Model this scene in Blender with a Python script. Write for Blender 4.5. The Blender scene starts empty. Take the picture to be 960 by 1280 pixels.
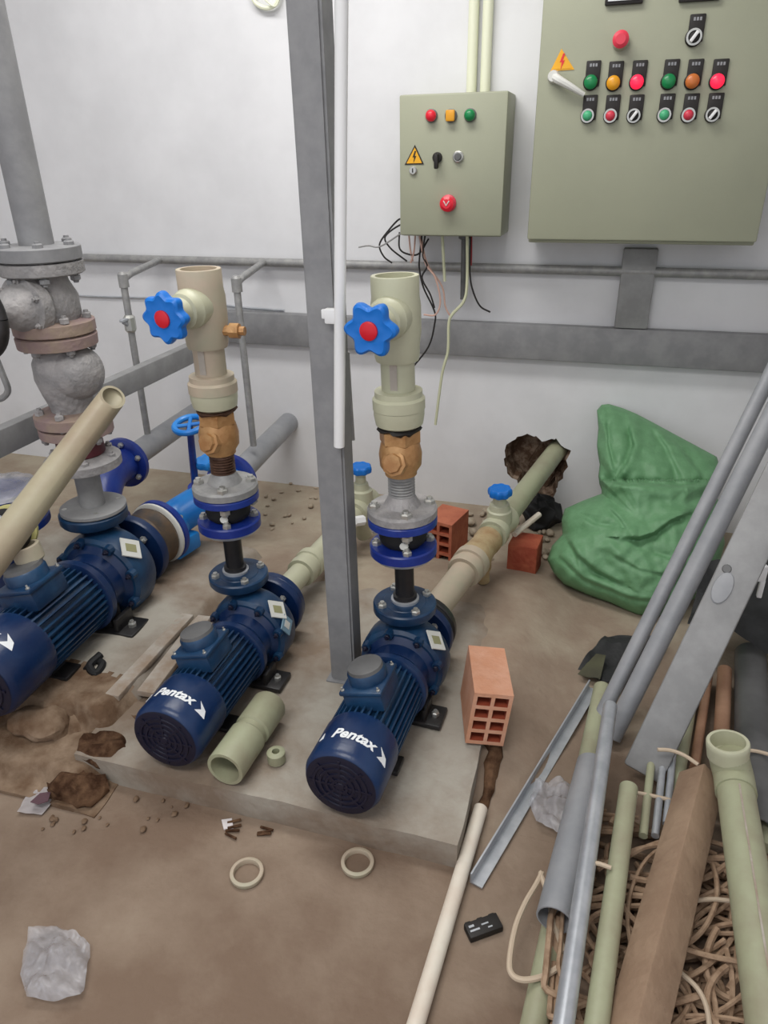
import bpy, bmesh, math, random
from mathutils import Vector as V, Matrix, noise
random.seed(7)
S = bpy.context.scene
COL = S.collection
PI = math.pi

# ---------------------------------------------------------------- camera model
FPX = 900.0
TH, PH, RO = math.radians(26.3), math.radians(17.0), math.radians(1.0)
CAM = V((0, -3.09, 1.5))
FW = V((-math.sin(PH)*math.cos(TH), math.cos(PH)*math.cos(TH), -math.sin(TH)))
_r = V((math.cos(PH), math.sin(PH), 0)); _u = _r.cross(FW)
RX = math.cos(RO)*_r - math.sin(RO)*_u
UX = math.sin(RO)*_r + math.cos(RO)*_u
def ray(x, y): return FW + RX*((x-480)/FPX) - UX*((y-640)/FPX)
def oz(x, y, z=0.0):
    d = ray(x, y); return CAM + d*((z-CAM.z)/d.z)
def oy(x, y, Y=0.0):
    d = ray(x, y); return CAM + d*((Y-CAM.y)/d.y)
def od(x, y, dep): return CAM + ray(x, y)*dep

# ---------------------------------------------------------------- materials
def lin(c):
    return tuple(((v/255)/12.92 if v/255 <= .04045 else ((v/255+.055)/1.055)**2.4) for v in c) + (1,)
MATS = {}
def mat(name, rgb, rough=.5, metal=0.0, rgb2=None, scale=12, bump=0.0, bscale=60, spec=.5, emit=None, estr=1.0, alpha=None, trans=0, lo=.4, hi=.65, detail=6, world=False):
    m = bpy.data.materials.new(name); m.use_nodes = True
    nt = m.node_tree; b = nt.nodes['Principled BSDF']
    b.inputs['Base Color'].default_value = lin(rgb)
    b.inputs['Roughness'].default_value = rough
    b.inputs['Metallic'].default_value = metal
    b.inputs['Specular IOR Level'].default_value = spec
    if emit:
        b.inputs['Emission Color'].default_value = lin(emit); b.inputs['Emission Strength'].default_value = estr
    if alpha is not None: b.inputs['Alpha'].default_value = alpha
    if trans: b.inputs['Transmission Weight'].default_value = trans
    tc = nt.nodes.new('ShaderNodeTexCoord')
    if rgb2:
        n = nt.nodes.new('ShaderNodeTexNoise'); n.inputs['Scale'].default_value = scale; n.inputs['Detail'].default_value = detail
        n.inputs['Roughness'].default_value = .6
        r = nt.nodes.new('ShaderNodeValToRGB')
        r.color_ramp.elements[0].position = lo; r.color_ramp.elements[1].position = hi
        r.color_ramp.elements[0].color = lin(rgb); r.color_ramp.elements[1].color = lin(rgb2)
        nt.links.new(tc.outputs['Object'], n.inputs['Vector']); nt.links.new(n.outputs['Fac'], r.inputs['Fac'])
        nt.links.new(r.outputs['Color'], b.inputs['Base Color'])
    if bump:
        n = nt.nodes.new('ShaderNodeTexNoise'); n.inputs['Scale'].default_value = bscale; n.inputs['Detail'].default_value = 5
        bp = nt.nodes.new('ShaderNodeBump'); bp.inputs['Strength'].default_value = bump; bp.inputs['Distance'].default_value = .01
        nt.links.new(tc.outputs['Object'], n.inputs['Vector']); nt.links.new(n.outputs['Fac'], bp.inputs['Height'])
        nt.links.new(bp.outputs['Normal'], b.inputs['Normal'])
    if world:
        g = nt.nodes.new('ShaderNodeNewGeometry')
        for n in nt.nodes:
            if n.type == 'TEX_NOISE': nt.links.new(g.outputs['Position'], n.inputs['Vector'])
        # base colour grows paler towards the back wall
        sx = nt.nodes.new('ShaderNodeSeparateXYZ'); nt.links.new(g.outputs['Position'], sx.inputs[0])
        mr = nt.nodes.new('ShaderNodeMapRange'); nt.links.new(sx.outputs['Y'], mr.inputs['Value'])
        for k_, v_ in (('From Min',-2.0),('From Max',-.3),('To Min',0.0),('To Max',.34)): mr.inputs[k_].default_value = v_
        ad = nt.nodes.new('ShaderNodeMath'); ad.operation = 'ADD'
        fac = [l for l in nt.links if l.to_node.type == 'VALTORGB' and l.to_socket.name == 'Fac'][0]
        nt.links.new(fac.from_socket, ad.inputs[0]); nt.links.new(mr.outputs[0], ad.inputs[1])
        rmp = fac.to_node; nt.links.new(ad.outputs[0], rmp.inputs['Fac'])
        el = rmp.color_ramp.elements.new(.95); el.color = lin((172,161,142))
    MATS[name] = m
    return m

WALL = mat('white_painted_wall', (224,224,226), .8, rgb2=(214,214,216), scale=2.5, bump=.05, bscale=30)
CEIL = mat('white_ceiling', (225,225,222), .9)
FLOOR = mat('sandy_concrete_floor', (121,102,87), .9, rgb2=(144,127,111), scale=3.2, bump=.35, bscale=45, spec=.2, world=True)
PLINTH = mat('dusty_concrete', (130,114,99), .9, rgb2=(168,162,151), scale=3.0, bump=.3, bscale=50, spec=.2)
FILL = mat('swept_sand', (128,109,93), .95, rgb2=(154,138,121), scale=3.2, bump=.5, bscale=40, spec=.15)
SAND = mat('brown_sand_mortar', (104,82,64), .95, rgb2=(150,130,110), scale=9, bump=.8, bscale=30, spec=.15)
DIRT = mat('dark_dirt', (62,42,30), .95, rgb2=(110,84,64), scale=20, bump=.8, bscale=40, spec=.1)
NAVY = mat('navy_pump_paint', (12,36,76), .33, rgb2=(18,48,88), scale=7, bump=.06, bscale=90)
NAVY2 = mat('teal_blue_pump_paint', (15,44,76), .38, rgb2=(28,66,100), scale=9, bump=.12, bscale=60)
NAVYD = mat('dark_navy_vent', (9,11,38), .5)
BLUE = mat('blue_flange_paint', (20,42,124), .35, rgb2=(32,62,146), scale=8, bump=.1)
SKY = mat('bright_blue_enamel', (22,110,190), .35, rgb2=(35,130,205), scale=8, bump=.05)
WHEEL = mat('blue_plastic_handwheel', (0,108,198), .42)
REDC = mat('red_plastic_cap', (205,20,40), .4)
GALV = mat('galvanized_steel', (138,138,138), .5, .2, rgb2=(160,159,157), scale=25)
GALVL = mat('bright_galvanized_tube', (172,176,182), .35, .5, rgb2=(190,193,198), scale=20)
STRUT = mat('grey_primed_steel', (128,128,130), .6, rgb2=(142,142,143), scale=14, bump=.05)
STRUTL = mat('grey_primed_steel_lighter', (136,136,136), .55, rgb2=(150,150,150), scale=14)
CAST = mat('cast_valve_grey', (140,138,138), .6, .1, rgb2=(168,164,163), scale=16, bump=.5, bscale=70)
RUST = mat('rust_primed_flange', (142,120,118), .7, rgb2=(152,134,118), scale=14, bump=.3)
MAROON = mat('maroon_primer', (74,22,32), .6, rgb2=(95,35,42), scale=14)
PPR = mat('pale_green_ppr_plastic', (188,188,162), .42, rgb2=(178,176,152), scale=5)
PPRD = mat('dusty_green_ppr_plastic', (162,165,136), .5, rgb2=(148,144,120), scale=6)
PPRT = mat('dusty_tan_ppr_plastic', (184,168,148), .55, rgb2=(170,164,142), scale=9)
BRASS = mat('brass', (188,146,98), .42, .3, rgb2=(160,114,70), scale=18, bump=.2)
DBRASS = mat('dusty_brass', (186,166,128), .5, .15, rgb2=(160,130,92), scale=14, bump=.2)
COPPERY = mat('dirty_threads', (98,72,58), .5, .4, rgb2=(70,48,38), scale=30)
BLACK = mat('black_steel', (26,25,27), .4, rgb2=(42,40,40), scale=20)
RUBBER = mat('black_rubber', (18,18,20), .7)
CHROME = mat('zinc_bolt', (190,190,185), .3, .7)
CAB = mat('olive_grey_cabinet_paint', (160,162,140), .45, rgb2=(156,158,137), scale=3, bump=.05, bscale=200)
CABD = mat('cabinet_seam', (110,112,90), .6)
WHITEP = mat('white_plastic', (232,232,232), .4)
CREAM = mat('cream_conduit', (226,228,204), .5)
SIGNY = mat('warning_yellow', (232,170,30), .5)
INK = mat('black_ink', (28,24,22), .6)
LGRN = mat('green_lens', (18,120,68), .3, emit=(10,120,60), estr=.12)
LAMB = mat('amber_lens', (214,150,30), .3, emit=(200,130,20), estr=.12)
LRED = mat('red_lens', (205,30,48), .3, emit=(220,20,50), estr=.15)
LREDON = mat('lit_red_lens', (235,40,70), .3, emit=(255,30,70), estr=.8)
GRNB = mat('green_button', (70,170,120), .4)
REDB = mat('red_button', (205,55,75), .4)
ESTOP = mat('emergency_red', (220,60,80), .4)
BRICK = mat('orange_clay_brick', (204,148,118), .85, rgb2=(212,162,136), scale=14, bump=.3, bscale=80, spec=.2)
BRICKR = mat('dark_red_brick', (150,72,54), .9, rgb2=(176,98,72), scale=14, bump=.4, spec=.2)
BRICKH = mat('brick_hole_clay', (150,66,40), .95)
SACK = mat('green_woven_sack', (96,142,100), .55, rgb2=(106,152,110), scale=30, bump=.15, bscale=120)
BLKSHEET = mat('dark_grey_sheet', (62,63,64), .6, rgb2=(78,79,80), scale=8, bump=.3)
OLIVE = mat('olive_cardboard', (112,112,88), .8, rgb2=(96,94,78), scale=8)
WOOD = mat('grey_brown_timber', (142,118,98), .85, rgb2=(160,136,114), scale=8, bump=.3, spec=.2)
PLANK = mat('pale_dusty_plank', (176,168,158), .9, rgb2=(150,132,114), scale=10, bump=.3)
BROWNP = mat('brown_plastic', (150,112,88), .5, rgb2=(170,132,106), scale=12)
DGREY = mat('dark_grey_pvc', (86,86,86), .45, rgb2=(100,100,100), scale=10)
PVCG = mat('grey_pvc', (136,138,142), .45, rgb2=(150,151,154), scale=10)
WPIPE = mat('dusty_white_pvc', (214,200,184), .5, rgb2=(226,220,206), scale=6)
ROPE = mat('tan_cable', (172,146,122), .8, rgb2=(140,114,92), scale=40, spec=.2)
ROPEL = mat('pale_cable', (192,174,152), .7)
PLAST = mat('clear_plastic_film', (200,200,206), .25, alpha=.42, rgb2=(230,230,235), scale=20, bump=.4, bscale=30)
PAPER = mat('white_paper', (214,208,208), .8)
PURP = mat('smudged_print', (92,66,74), .8)
CHIP = mat('mortar_chips', (172,160,142), .95, rgb2=(140,122,102), scale=20)
STICK = mat('white_label', (214,214,208), .5)
STICKY = mat('label_print', (150,148,110), .5)
WHITEINK = mat('white_ink', (235,238,240), .5)
REDW = mat('red_wire_sleeve', (150,40,44), .5)
PINKW = mat('pinkish_wire', (196,160,146), .5)
PALEW = mat('pale_green_wire', (200,202,170), .5)
GLASSY = mat('meter_face', (222,224,226), .3)
GOLDR = mat('yellowish_ring', (190,184,120), .5)

# ---------------------------------------------------------------- scene helpers
WM = {}
def _tag(o, label, cat, group=None, kind=None):
    if label: o['label'] = label
    if cat: o['category'] = cat
    if group: o['group'] = group
    if kind: o['kind'] = kind
def thing(name, label, cat, loc, group=None, kind=None):
    o = bpy.data.objects.new(name, None); COL.objects.link(o); o.empty_display_size = .05
    o.location = loc; WM[o] = Matrix.Translation(V(loc)); _tag(o, label, cat, group, kind)
    return o
def ob(name, bm, m, par=None, label=None, cat=None, group=None, kind=None, smooth=True, xf=None, ang=35):
    if xf is not None: bm.transform(xf)
    bmesh.ops.recalc_face_normals(bm, faces=bm.faces[:])
    if par is not None:
        W = WM[par]
    else:
        xs = [v.co for v in bm.verts]
        lo = V((min(v.x for v in xs), min(v.y for v in xs), min(v.z for v in xs)))
        hi = V((max(v.x for v in xs), max(v.y for v in xs), max(v.z for v in xs)))
        W = Matrix.Translation(V(((lo.x+hi.x)/2, (lo.y+hi.y)/2, lo.z)))
    bm.transform(W.inverted())
    me = bpy.data.meshes.new(name); bm.to_mesh(me); bm.free()
    for x in (m if isinstance(m, (list, tuple)) else [m]): me.materials.append(x)
    if smooth:
        me.polygons.foreach_set('use_smooth', [True]*len(me.polygons)); me.set_sharp_from_angle(angle=math.radians(ang))
    o = bpy.data.objects.new(name, me); COL.objects.link(o)
    if par is not None: o.parent = par
    else: o.location = W.translation
    WM[o] = W; _tag(o, label, cat, group, kind)
    return o
def NB(): return bmesh.new()
def basis(d):
    d = V(d).normalized()
    a = V((0,0,1)) if abs(d.z) < .95 else V((0,1,0))
    x = a.cross(d).normalized(); y = d.cross(x)
    return x, y, d
def lathe(bm, p, d, prof, seg=28, capa=True, capb=True, mi=0):
    """prof: [(distance along d, radius)]"""
    x, y, d = basis(d); p = V(p); rings = []
    for t, r in prof:
        rings.append([bm.verts.new(p + d*t + (x*math.cos(2*PI*i/seg) + y*math.sin(2*PI*i/seg))*r) for i in range(seg)])
    fs = []
    for a, b in zip(rings, rings[1:]):
        for i in range(seg):
            fs.append(bm.faces.new((a[i], a[(i+1)%seg], b[(i+1)%seg], b[i])))
    if capa: fs.append(bm.faces.new(rings[0][::-1]))
    if capb: fs.append(bm.faces.new(rings[-1]))
    for f in fs: f.material_index = mi
    return bm
def cyl(bm, a, b, r, r2=None, seg=24, bev=0, mi=0):
    a, b = V(a), V(b); L = (b-a).length; r2 = r if r2 is None else r2
    if bev: prof = [(0,r-bev),(bev,r),(L-bev,r2),(L,r2-bev)]
    else: prof = [(0,r),(L,r2)]
    return lathe(bm, a, b-a, prof, seg, mi=mi)
def hollow(bm, a, b, r, wall, seg=28, enda=True, endb=True):
    """a pipe with open bores at both ends"""
    a, b = V(a), V(b); L = (b-a).length
    return lathe(bm, a, b-a, [(0.0,r-wall),(0.0,r-.001),(.001,r),(L-.001,r),(L,r-.001),(L,r-wall),(0.0,r-wall)], seg, False, False)
def smooth_path(pts, n=8):
    P = [V(p) for p in pts]
    if len(P) < 3: return P
    Q = [P[0]*2-P[1]] + P + [P[-1]*2-P[-2]]; out = []
    for i in range(1, len(Q)-2):
        for k in range(n):
            t = k/n; a, b, c, d = Q[i-1], Q[i], Q[i+1], Q[i+2]
            out.append(.5*((2*b)+(c-a)*t+(2*a-5*b+4*c-d)*t*t+(3*b-a-3*c+d)*t*t*t))
    out.append(P[-1]); return out
def tube(bm, pts, r, seg=8, smoothn=0, caps=True, wall=0):
    P = smooth_path(pts, smoothn) if smoothn else [V(p) for p in pts]
    n = len(P); T = [(P[min(i+1,n-1)]-P[max(i-1,0)]).normalized() for i in range(n)]
    x, y, _ = basis(T[0]); rings = []
    rr = r if callable(r) else (lambda t: r)
    for i in range(n):
        x = (x - T[i]*x.dot(T[i])).normalized(); y = T[i].cross(x)
        rings.append([bm.verts.new(P[i] + (x*math.cos(2*PI*k/seg)+y*math.sin(2*PI*k/seg))*rr(i/(n-1))) for k in range(seg)])
    for a, b in zip(rings, rings[1:]):
        for k in range(seg): bm.faces.new((a[k], a[(k+1)%seg], b[(k+1)%seg], b[k]))
    if wall:
        for ring, t, i in ((rings[0], T[0], 0), (rings[-1], -T[-1], n-1)):
            inn = [bm.verts.new(P[i]+(v.co-P[i])*(1-wall/rr(0))) for v in ring]
            deep = [bm.verts.new(v.co + t*rr(0)*2.5) for v in inn]
            for k in range(seg):
                bm.faces.new((ring[k], ring[(k+1)%seg], inn[(k+1)%seg], inn[k])); bm.faces.new((inn[k], inn[(k+1)%seg], deep[(k+1)%seg], deep[k]))
            bm.faces.new(deep)
    elif caps: bm.faces.new(rings[0][::-1]); bm.faces.new(rings[-1])
    return bm
def box(bm, c, s, R=None, bev=0, seg=2, mi=0):
    r = bmesh.ops.create_cube(bm, size=1.0); vs = r['verts']
    M = Matrix.Translation(V(c)) @ (R.to_4x4() if R is not None else Matrix.Identity(4)) @ Matrix.Diagonal((s[0],s[1],s[2],1))
    bmesh.ops.transform(bm, matrix=M, verts=vs)
    fs = list({f for v in vs for f in v.link_faces})
    for f in fs: f.material_index = mi
    if bev:
        es = list({e for v in vs for e in v.link_edges})
        bmesh.ops.bevel(bm, geom=es, offset=bev, segments=seg, profile=.5, affect='EDGES')
    return bm
def boxb(lo, hi, bev=0, R=None):
    lo, hi = V(lo), V(hi); return box(NB(), (lo+hi)/2, hi-lo, R, bev)
def prism(bm, pts, d, mi=0):
    """polygon of 3D points extruded by vector d"""
    a = [bm.verts.new(V(p)) for p in pts]; b = [bm.verts.new(V(p)+V(d)) for p in pts]; n = len(a)
    fs = [bm.faces.new(a), bm.faces.new(b[::-1])] + [bm.faces.new((a[i], b[i], b[(i+1)%n], a[(i+1)%n])) for i in range(n)]
    for f in fs: f.material_index = mi
    return bm
def lobed(bm, c, d, R, th, lobes, amp, dish=.006, seg=72, rin=.0):
    x, y, d = basis(d); c = V(c); rings = []
    def rad(a): return R*(1-amp) + R*amp*math.cos(lobes*a)
    for k, (f, t) in enumerate([(.04,th*.45),(.5,th*.45),(.62,th*.42),(.86,th*.52),(.97,th*.35),(1.0,0),(.97,-th*.35),(.86,-th*.5),(.5,-th*.45),(.04,-th*.45)]):
        rings.append([bm.verts.new(c + (x*math.cos(2*PI*i/seg)+y*math.sin(2*PI*i/seg))*rad(2*PI*i/seg)*f + d*t) for i in range(seg)])
    for a, b in zip(rings, rings[1:]):
        for i in range(seg): bm.faces.new((a[i], b[i], b[(i+1)%seg], a[(i+1)%seg]))
    bm.faces.new(rings[0]); bm.faces.new(rings[-1][::-1])
    return bm
def hexbolt(bm, p, d, r=.011, h=.012, stud=.0):
    lathe(bm, p, d, [(-stud, r*.55),(0,r*.55),(0,r),(h*.8,r),(h,r*.75)] if stud else [(0,r),(h*.8,r),(h,r*.75)], 6)
    lathe(bm, V(p)+V(d).normalized()*h, d, [(0,r*.55),(.006,r*.5)], 10)
    return bm
def bolts(par, c, d, R, n, m=None, r=.011, h=.012, ph=.4, xf=None, both=0):
    x, y, dd = basis(d)
    for i in range(n):
        a = 2*PI*i/n+ph; p = V(c)+(x*math.cos(a)+y*math.sin(a))*R
        b = hexbolt(NB(), p, dd, r, h)
        if both:
            cyl(b, p, p-dd*both, r*.55, seg=8); hexbolt(b, p-dd*both, -dd, r, h)
        ob('bolt', b, m or CHROME, par, xf=xf)
def rough(bm, amp, sc, seed=0):
    for v in bm.verts:
        v.co += noise.noise_vector(v.co*sc+V((seed,seed*1.7,0)))*amp
    return bm
def rotz(a): return Matrix.Rotation(a, 3, 'Z')
def textmesh(body, size, ext=.0012, shear=.22, off=.0):
    c = bpy.data.curves.new('lettering', 'FONT'); c.body = body; c.size = size; c.extrude = ext; c.shear = shear; c.offset = off
    c.align_x = 'CENTER'; c.align_y = 'CENTER'; c.resolution_u = 3
    o = bpy.data.objects.new('lettering_tmp', c); COL.objects.link(o)
    dg = bpy.context.evaluated_depsgraph_get(); me = bpy.data.meshes.new_from_object(o.evaluated_get(dg))
    bm = NB(); bm.from_mesh(me); bpy.data.objects.remove(o); bpy.data.meshes.remove(me); bpy.data.curves.remove(c)
    return bm

# ---------------------------------------------------------------- the setting
XL, XR, YF, ZC = -4.2, .98, -4.6, 3.0
hole_px = [(634,558),(649,546),(668,544),(681,552),(697,550),(713,564),(709,584),(702,597),(694,612),(690,626),(676,628),(664,612),(648,606),(637,592),(632,575)]
_h = []
for i in range(len(hole_px)):
    a, b = V(hole_px[i]), V(hole_px[(i+1)%len(hole_px)])
    for k in range(3):
        q = a.lerp(b, k/3); _h.append(q+V((random.uniform(-3,3), random.uniform(-3,3))))
hole = [oy(q.x, q.y, 0.0) for q in _h]
bm = NB()
outer = [bm.verts.new(p) for p in [(XL,0,0),(XR,0,0),(XR,0,ZC),(XL,0,ZC)]]
inner = [bm.verts.new(p) for p in hole]
es = [bm.edges.new((outer[i], outer[(i+1)%4])) for i in range(4)] + [bm.edges.new((inner[i], inner[(i+1)%len(inner)])) for i in range(len(inner))]
bmesh.ops.triangle_fill(bm, use_beauty=True, use_dissolve=False, edges=es)
cx = sum(hole, V())/len(hole)
prev = inner
for dpt, sc in ((.05,.94),(.11,.85)):
    nx = [bm.verts.new(cx+(p-cx)*(sc+.06*random.uniform(-1,1))+V((0,dpt+.015*random.uniform(-1,1),0))) for p in hole]
    for i in range(len(nx)):
        f = bm.faces.new((prev[i], prev[(i+1)%len(nx)], nx[(i+1)%len(nx)], nx[i])); f.material_index = 1
    prev = nx
f = bm.faces.new(prev); f.material_index = 1
HOLEM = mat('broken_masonry', (92,72,58), .95, rgb2=(172,152,134), scale=18, bump=1.0, bscale=35, lo=.45, hi=.7, spec=.1)
ob('wall_back', bm, [WALL, HOLEM], kind='structure', smooth=False)
ob('wall_right', boxb((XR,YF,0),(XR+.1,0,ZC)), WALL, kind='structure', smooth=False)
ob('wall_left', boxb((XL-.1,YF,0),(XL,0,ZC)), WALL, kind='structure', smooth=False)
ob('floor', boxb((XL,YF,-.12),(XR,.0,0)), FLOOR, kind='structure', smooth=False)
ob('ceiling', boxb((XL,YF,ZC),(XR,0,ZC+.1)), CEIL, kind='structure', smooth=False)

# low concrete plinth under the two smaller pumps, with a worn, uneven top
def grid_block(x0, x1, y0, y1, zf, nx, ny, edge=.02, seed=3, mi=None):
    """closed block whose top follows zf(x, y)"""
    bm = NB(); top = []
    for j in range(ny+1):
        row = []
        for i in range(nx+1):
            x = x0+(x1-x0)*i/nx; y = y0+(y1-y0)*j/ny
            dx = edge*noise.noise(V((x*9, y*9, seed))) if i in (0,nx) else 0
            dy = edge*noise.noise(V((x*9, y*9, seed+5))) if j in (0,ny) else 0
            row.append(bm.verts.new((x+dx, y+dy, zf(x, y))))
        top.append(row)
    for j in range(ny):
        for i in range(nx): bm.faces.new((top[j][i], top[j][i+1], top[j+1][i+1], top[j+1][i]))
    rim = top[0][:] + [top[j][nx] for j in range(1,ny+1)] + top[ny][nx-1::-1] + [top[j][0] for j in range(ny-1,0,-1)]
    low = [bm.verts.new((v.co.x, v.co.y, 0.0)) for v in rim]; n = len(rim)
    for i in range(n): bm.faces.new((rim[i], rim[(i+1)%n], low[(i+1)%n], low[i]))
    bm.faces.new(low)
    return bm
pz = lambda x, y: .078 + .005*noise.noise(V((x*4, y*4, 1))) + .002*noise.noise(V((x*25, y*25, 2)))
bm = grid_block(-1.23, -.185, -1.952, -.86, pz, 40, 40, .004)
ob('concrete_plinth', bm, PLINTH, kind='structure', label='low concrete plinth under the two smaller blue pumps', cat='plinth')
def sstep(a, b, x):
    t = max(0, min(1, (x-a)/(b-a))); return t*t*(3-2*t)
def pz1(x, y):
    wob = .05*noise.noise(V((x*5, 3, 1)))+.02*noise.noise(V((x*17, 3, 1)))
    z = .012 + .045*sstep(-2.04, -1.99, y+wob) + .065*sstep(-1.88, -1.83, y+wob*1.6)
    z += .012*noise.noise(V((x*7, y*7, 4))) + .007*abs(noise.noise(V((x*21, y*21, 9))))
    e = sstep(-1.16, -1.23, x+.03*noise.noise(V((y*8, 0, 2))))
    z = z*e + min(z, .05)*(1-e)
    if y < -1.88: z *= sstep(-1.10, -1.20, x+.03*noise.noise(V((y*20, 1, 2))))
    return max(.004, z)
bm = grid_block(-2.7, -1.10, -2.06, -.86, pz1, 170, 130, .012)
bm.faces.ensure_lookup_table()
for f in bm.faces:
    c = f.calc_center_median()
    f.material_index = 1 if c.y + .12*noise.noise(V((c.x*8, c.y*8, 3))) + .04*noise.noise(V((c.x*30, c.y*30, 3))) > -1.68 else 0
ob('broken_plinth', bm, [SAND, PLINTH], kind='structure', label='crumbling sandy plinth under the large pump at left', cat='plinth')

# sand swept up level with the plinth behind and to its right
def pz2(x, y):
    dx = max(0, x+.20); dy = max(0, y+.87); d = math.hypot(dx*1.5, dy)
    k = 1-sstep(.03, .42, d)
    k *= sstep(-1.80, -1.52, y)
    wob = .06*noise.noise(V((x*6, y*6, 7)))+.03*noise.noise(V((x*16, y*16, 8)))
    over = max(sstep(-.36, -.24, x+wob)*sstep(-1.42, -1.30, y+wob), sstep(-1.06, -.92, y+wob))
    return .0004 + .066*k + (.016*over + .004*noise.noise(V((x*9, y*9, 3))))*k
bm = grid_block(-2.7, .16, -1.82, -.34, pz2, 120, 80, 0)
for v in bm.verts:
    if v.co.x < -.45 and v.co.y < -1.12: v.co.z = min(v.co.z, .03)
ob('sand_fill', bm, FLOOR, kind='structure', label='sand swept level with the plinth beside and behind it', cat='floor')

# ---------------------------------------------------------------- wall steelwork, conduits
bm = NB(); zc = .795
prof = [(0,-.075),(-.05,-.075),(-.05,-.07),(-.006,-.07),(-.006,.07),(-.05,.07),(-.05,.075),(0,.075)]
box(bm, ((XR-1.72)/2, -.025, zc), (XR+1.72, .045, .145), None, .006)
ob('strut_rail', bm, STRUT, None, 'wide grey steel rail running along the white back wall', 'rail')
bm = NB(); a = oz(240,436,.86); b = oz(0,536,.86)
box(bm, (-1.76, -.95, .722), (.045, 1.88, .085), None, .005)
ob('strut_rail', bm, STRUTL, None, 'grey steel arm reaching out from the back wall behind left pumps', 'rail')
bm = NB(); box(bm, (.107,-.024,1.02), (.125,.045,.30), None, .005)
ob('strut_upright', bm, STRUTL, None, 'short grey upright between wall rail and underside of large cabinet', 'bracket')
bm = NB(); tube(bm, [(XL+.02,-.03,1.09),(XR-.005,-.03,1.083)], .018, 14)
ob('wall_pipe', bm, GALV, None, 'long thin grey pipe running along the back wall under the cabinets', 'pipe')
def drop(p0, p1, zb, label, pxb, tap):
    t = thing('branch_pipe', label, 'pipe', (p1.x, p1.y, zb))
    bm = NB(); e = oy(*pxb, p1.y)
    path = [V((p0.x,-.047,1.087)), V((p1.x*.9+p0.x*.1, p1.y*.88, 1.087)), V((p1.x, p1.y-.01, 1.075)), V((p1.x, p1.y-.012, 1.04)), e]
    tube(bm, path, .014, 12); ob('pipe_run', bm, GALV, t)
    bm = NB(); c = path[2]; bm2 = lathe(bm, c+V((0,0,-.03)), (0,0,1), [(0,.02),(.05,.02),(.06,.012)], 14); ob('elbow', bm, GALV, t)
    if tap:
        q = path[3].lerp(e, tap); bm = NB(); lathe(bm, q+V((0,0,-.035)), (0,0,1), [(0,.016),(.01,.024),(.06,.024),(.07,.016)], 8)
        ob('valve_body', bm, CHROME, t)
        bm = NB(); box(bm, q+V((.0,-.03,.02)), (.02,.05,.012), None, .003); cyl(bm, q+V((0,-.02,.0)), q+V((0,-.04,.012)), .008); ob('lever', bm, GALVL, t)
drop(V((-1.99,-.04,1.087)), V((-1.855,-.516,1.087)), .42, 'thin bent grey branch pipe with small tap left of the ivory riser', (185,545), .22)
drop(V((-1.467,-.04,1.087)), V((-1.349,-.527,1.087)), .42, 'thin bent grey branch pipe dropping between left riser and steel post', (317,557), 0)
bm = NB(); tube(bm, [oy(70,368,-.006),oy(120,371,-.006),oy(210,374,-.006),oy(300,384,-.006),oy(355,388,-.006)], .005, 6, 4)
ob('wall_cable', bm, GALVL, None, 'thin pale cable along back wall just above the rail', 'cable')

# steel post and the white conduit strapped to it
A = V((-.672,-1.48,0))
bm = NB(); 
def sq_tube(bm, p0, p1, w):
    ax, ay = V((1,0,0)), V((0,1,0)); P = []
    for p in (p0, p1):
        P.append([bm.verts.new(V(p)+ax*sx*w/2+ay*sy*w/2) for sx, sy in ((-1,-1),(1,-1),(1,1),(-1,1))])
    for i in range(4): bm.faces.new((P[0][i], P[0][(i+1)%4], P[1][(i+1)%4], P[1][i]))
    bm.faces.new(P[0][::-1]); bm.faces.new(P[1])
    bmesh.ops.bevel(bm, geom=[e for e in bm.edges if abs((e.verts[0].co-e.verts[1].co).z) > .5], offset=.006, segments=2, affect='EDGES')
p0 = V((-.630,-1.445,.078)); p1 = V((-.650,-1.445,ZC))
t = thing('steel_post', 'tall grey square steel post standing on the plinth between pumps', 'post', p0)
bm = NB(); sq_tube(bm, p0, p1, .076); ob('shaft', bm, STRUT, t)
bm = NB(); box(bm, p0+V((0,0,.004)), (.10,.10,.008), None, .002); ob('base_plate', bm, STRUT, t)
t = thing('conduit', 'white plastic conduit hanging in front of the steel post', 'conduit', oy(423,558,-1.51))
bm = NB(); c0 = oy(424,558,-1.503); c1 = oy(427,0,-1.503); c1 = c0+(c1-c0)*1.9
d = (c1-c0); c1 = c0 + d*((ZC-c0.z)/d.z)
tube(bm, [c0, c1], .0135, 14); ob('tube', bm, WHITEP, t)
bm = NB(); q = oy(423,396,-1.503); box(bm, q+V((-.012,0.006,0)), (.045,.02,.035), None, .004); box(bm, q+V((-.036,.006,.004)), (.014,.012,.022), None, .003); ob('clip', bm, WHITEP, t)
bm = NB(); tube(bm, [oy(434,440,-1.40),oy(437,490,-1.40),oy(441,550,-1.40)], .006, 8); 
ob('hanging_bar', bm, GALV, None, 'thin grey bar hanging by the right side of the post', 'rod')
# pale conduits above the small cabinet
for x, lab in ((589,'left one of two cream conduits rising from the small cabinet'),(606,'right one of two cream conduits rising from the small cabinet')):
    bm = NB(); q = oy(x,116,-.022); tube(bm, [V((q.x,-.022,1.70)), V((q.x,-.022,ZC-.002))], .019, 14)
    ob('conduit', bm, CREAM, None, lab, 'conduit', 'cream conduits above the small cabinet')
bm = NB(); pts = [oy(x,y,-.02) for x,y in ((312,-20),(318,2),(332,10),(345,5),(352,-14))]
tube(bm, pts, .008, 8, 5); tube(bm, [oy(x,y,-.035) for x,y in ((320,-22),(330,-2),(344,8),(350,-6))], .003, 6, 5)
ob('cable_coil', bm, CREAM, None, 'small hanging loop of pale cable at top edge of the wall', 'cable')

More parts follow.
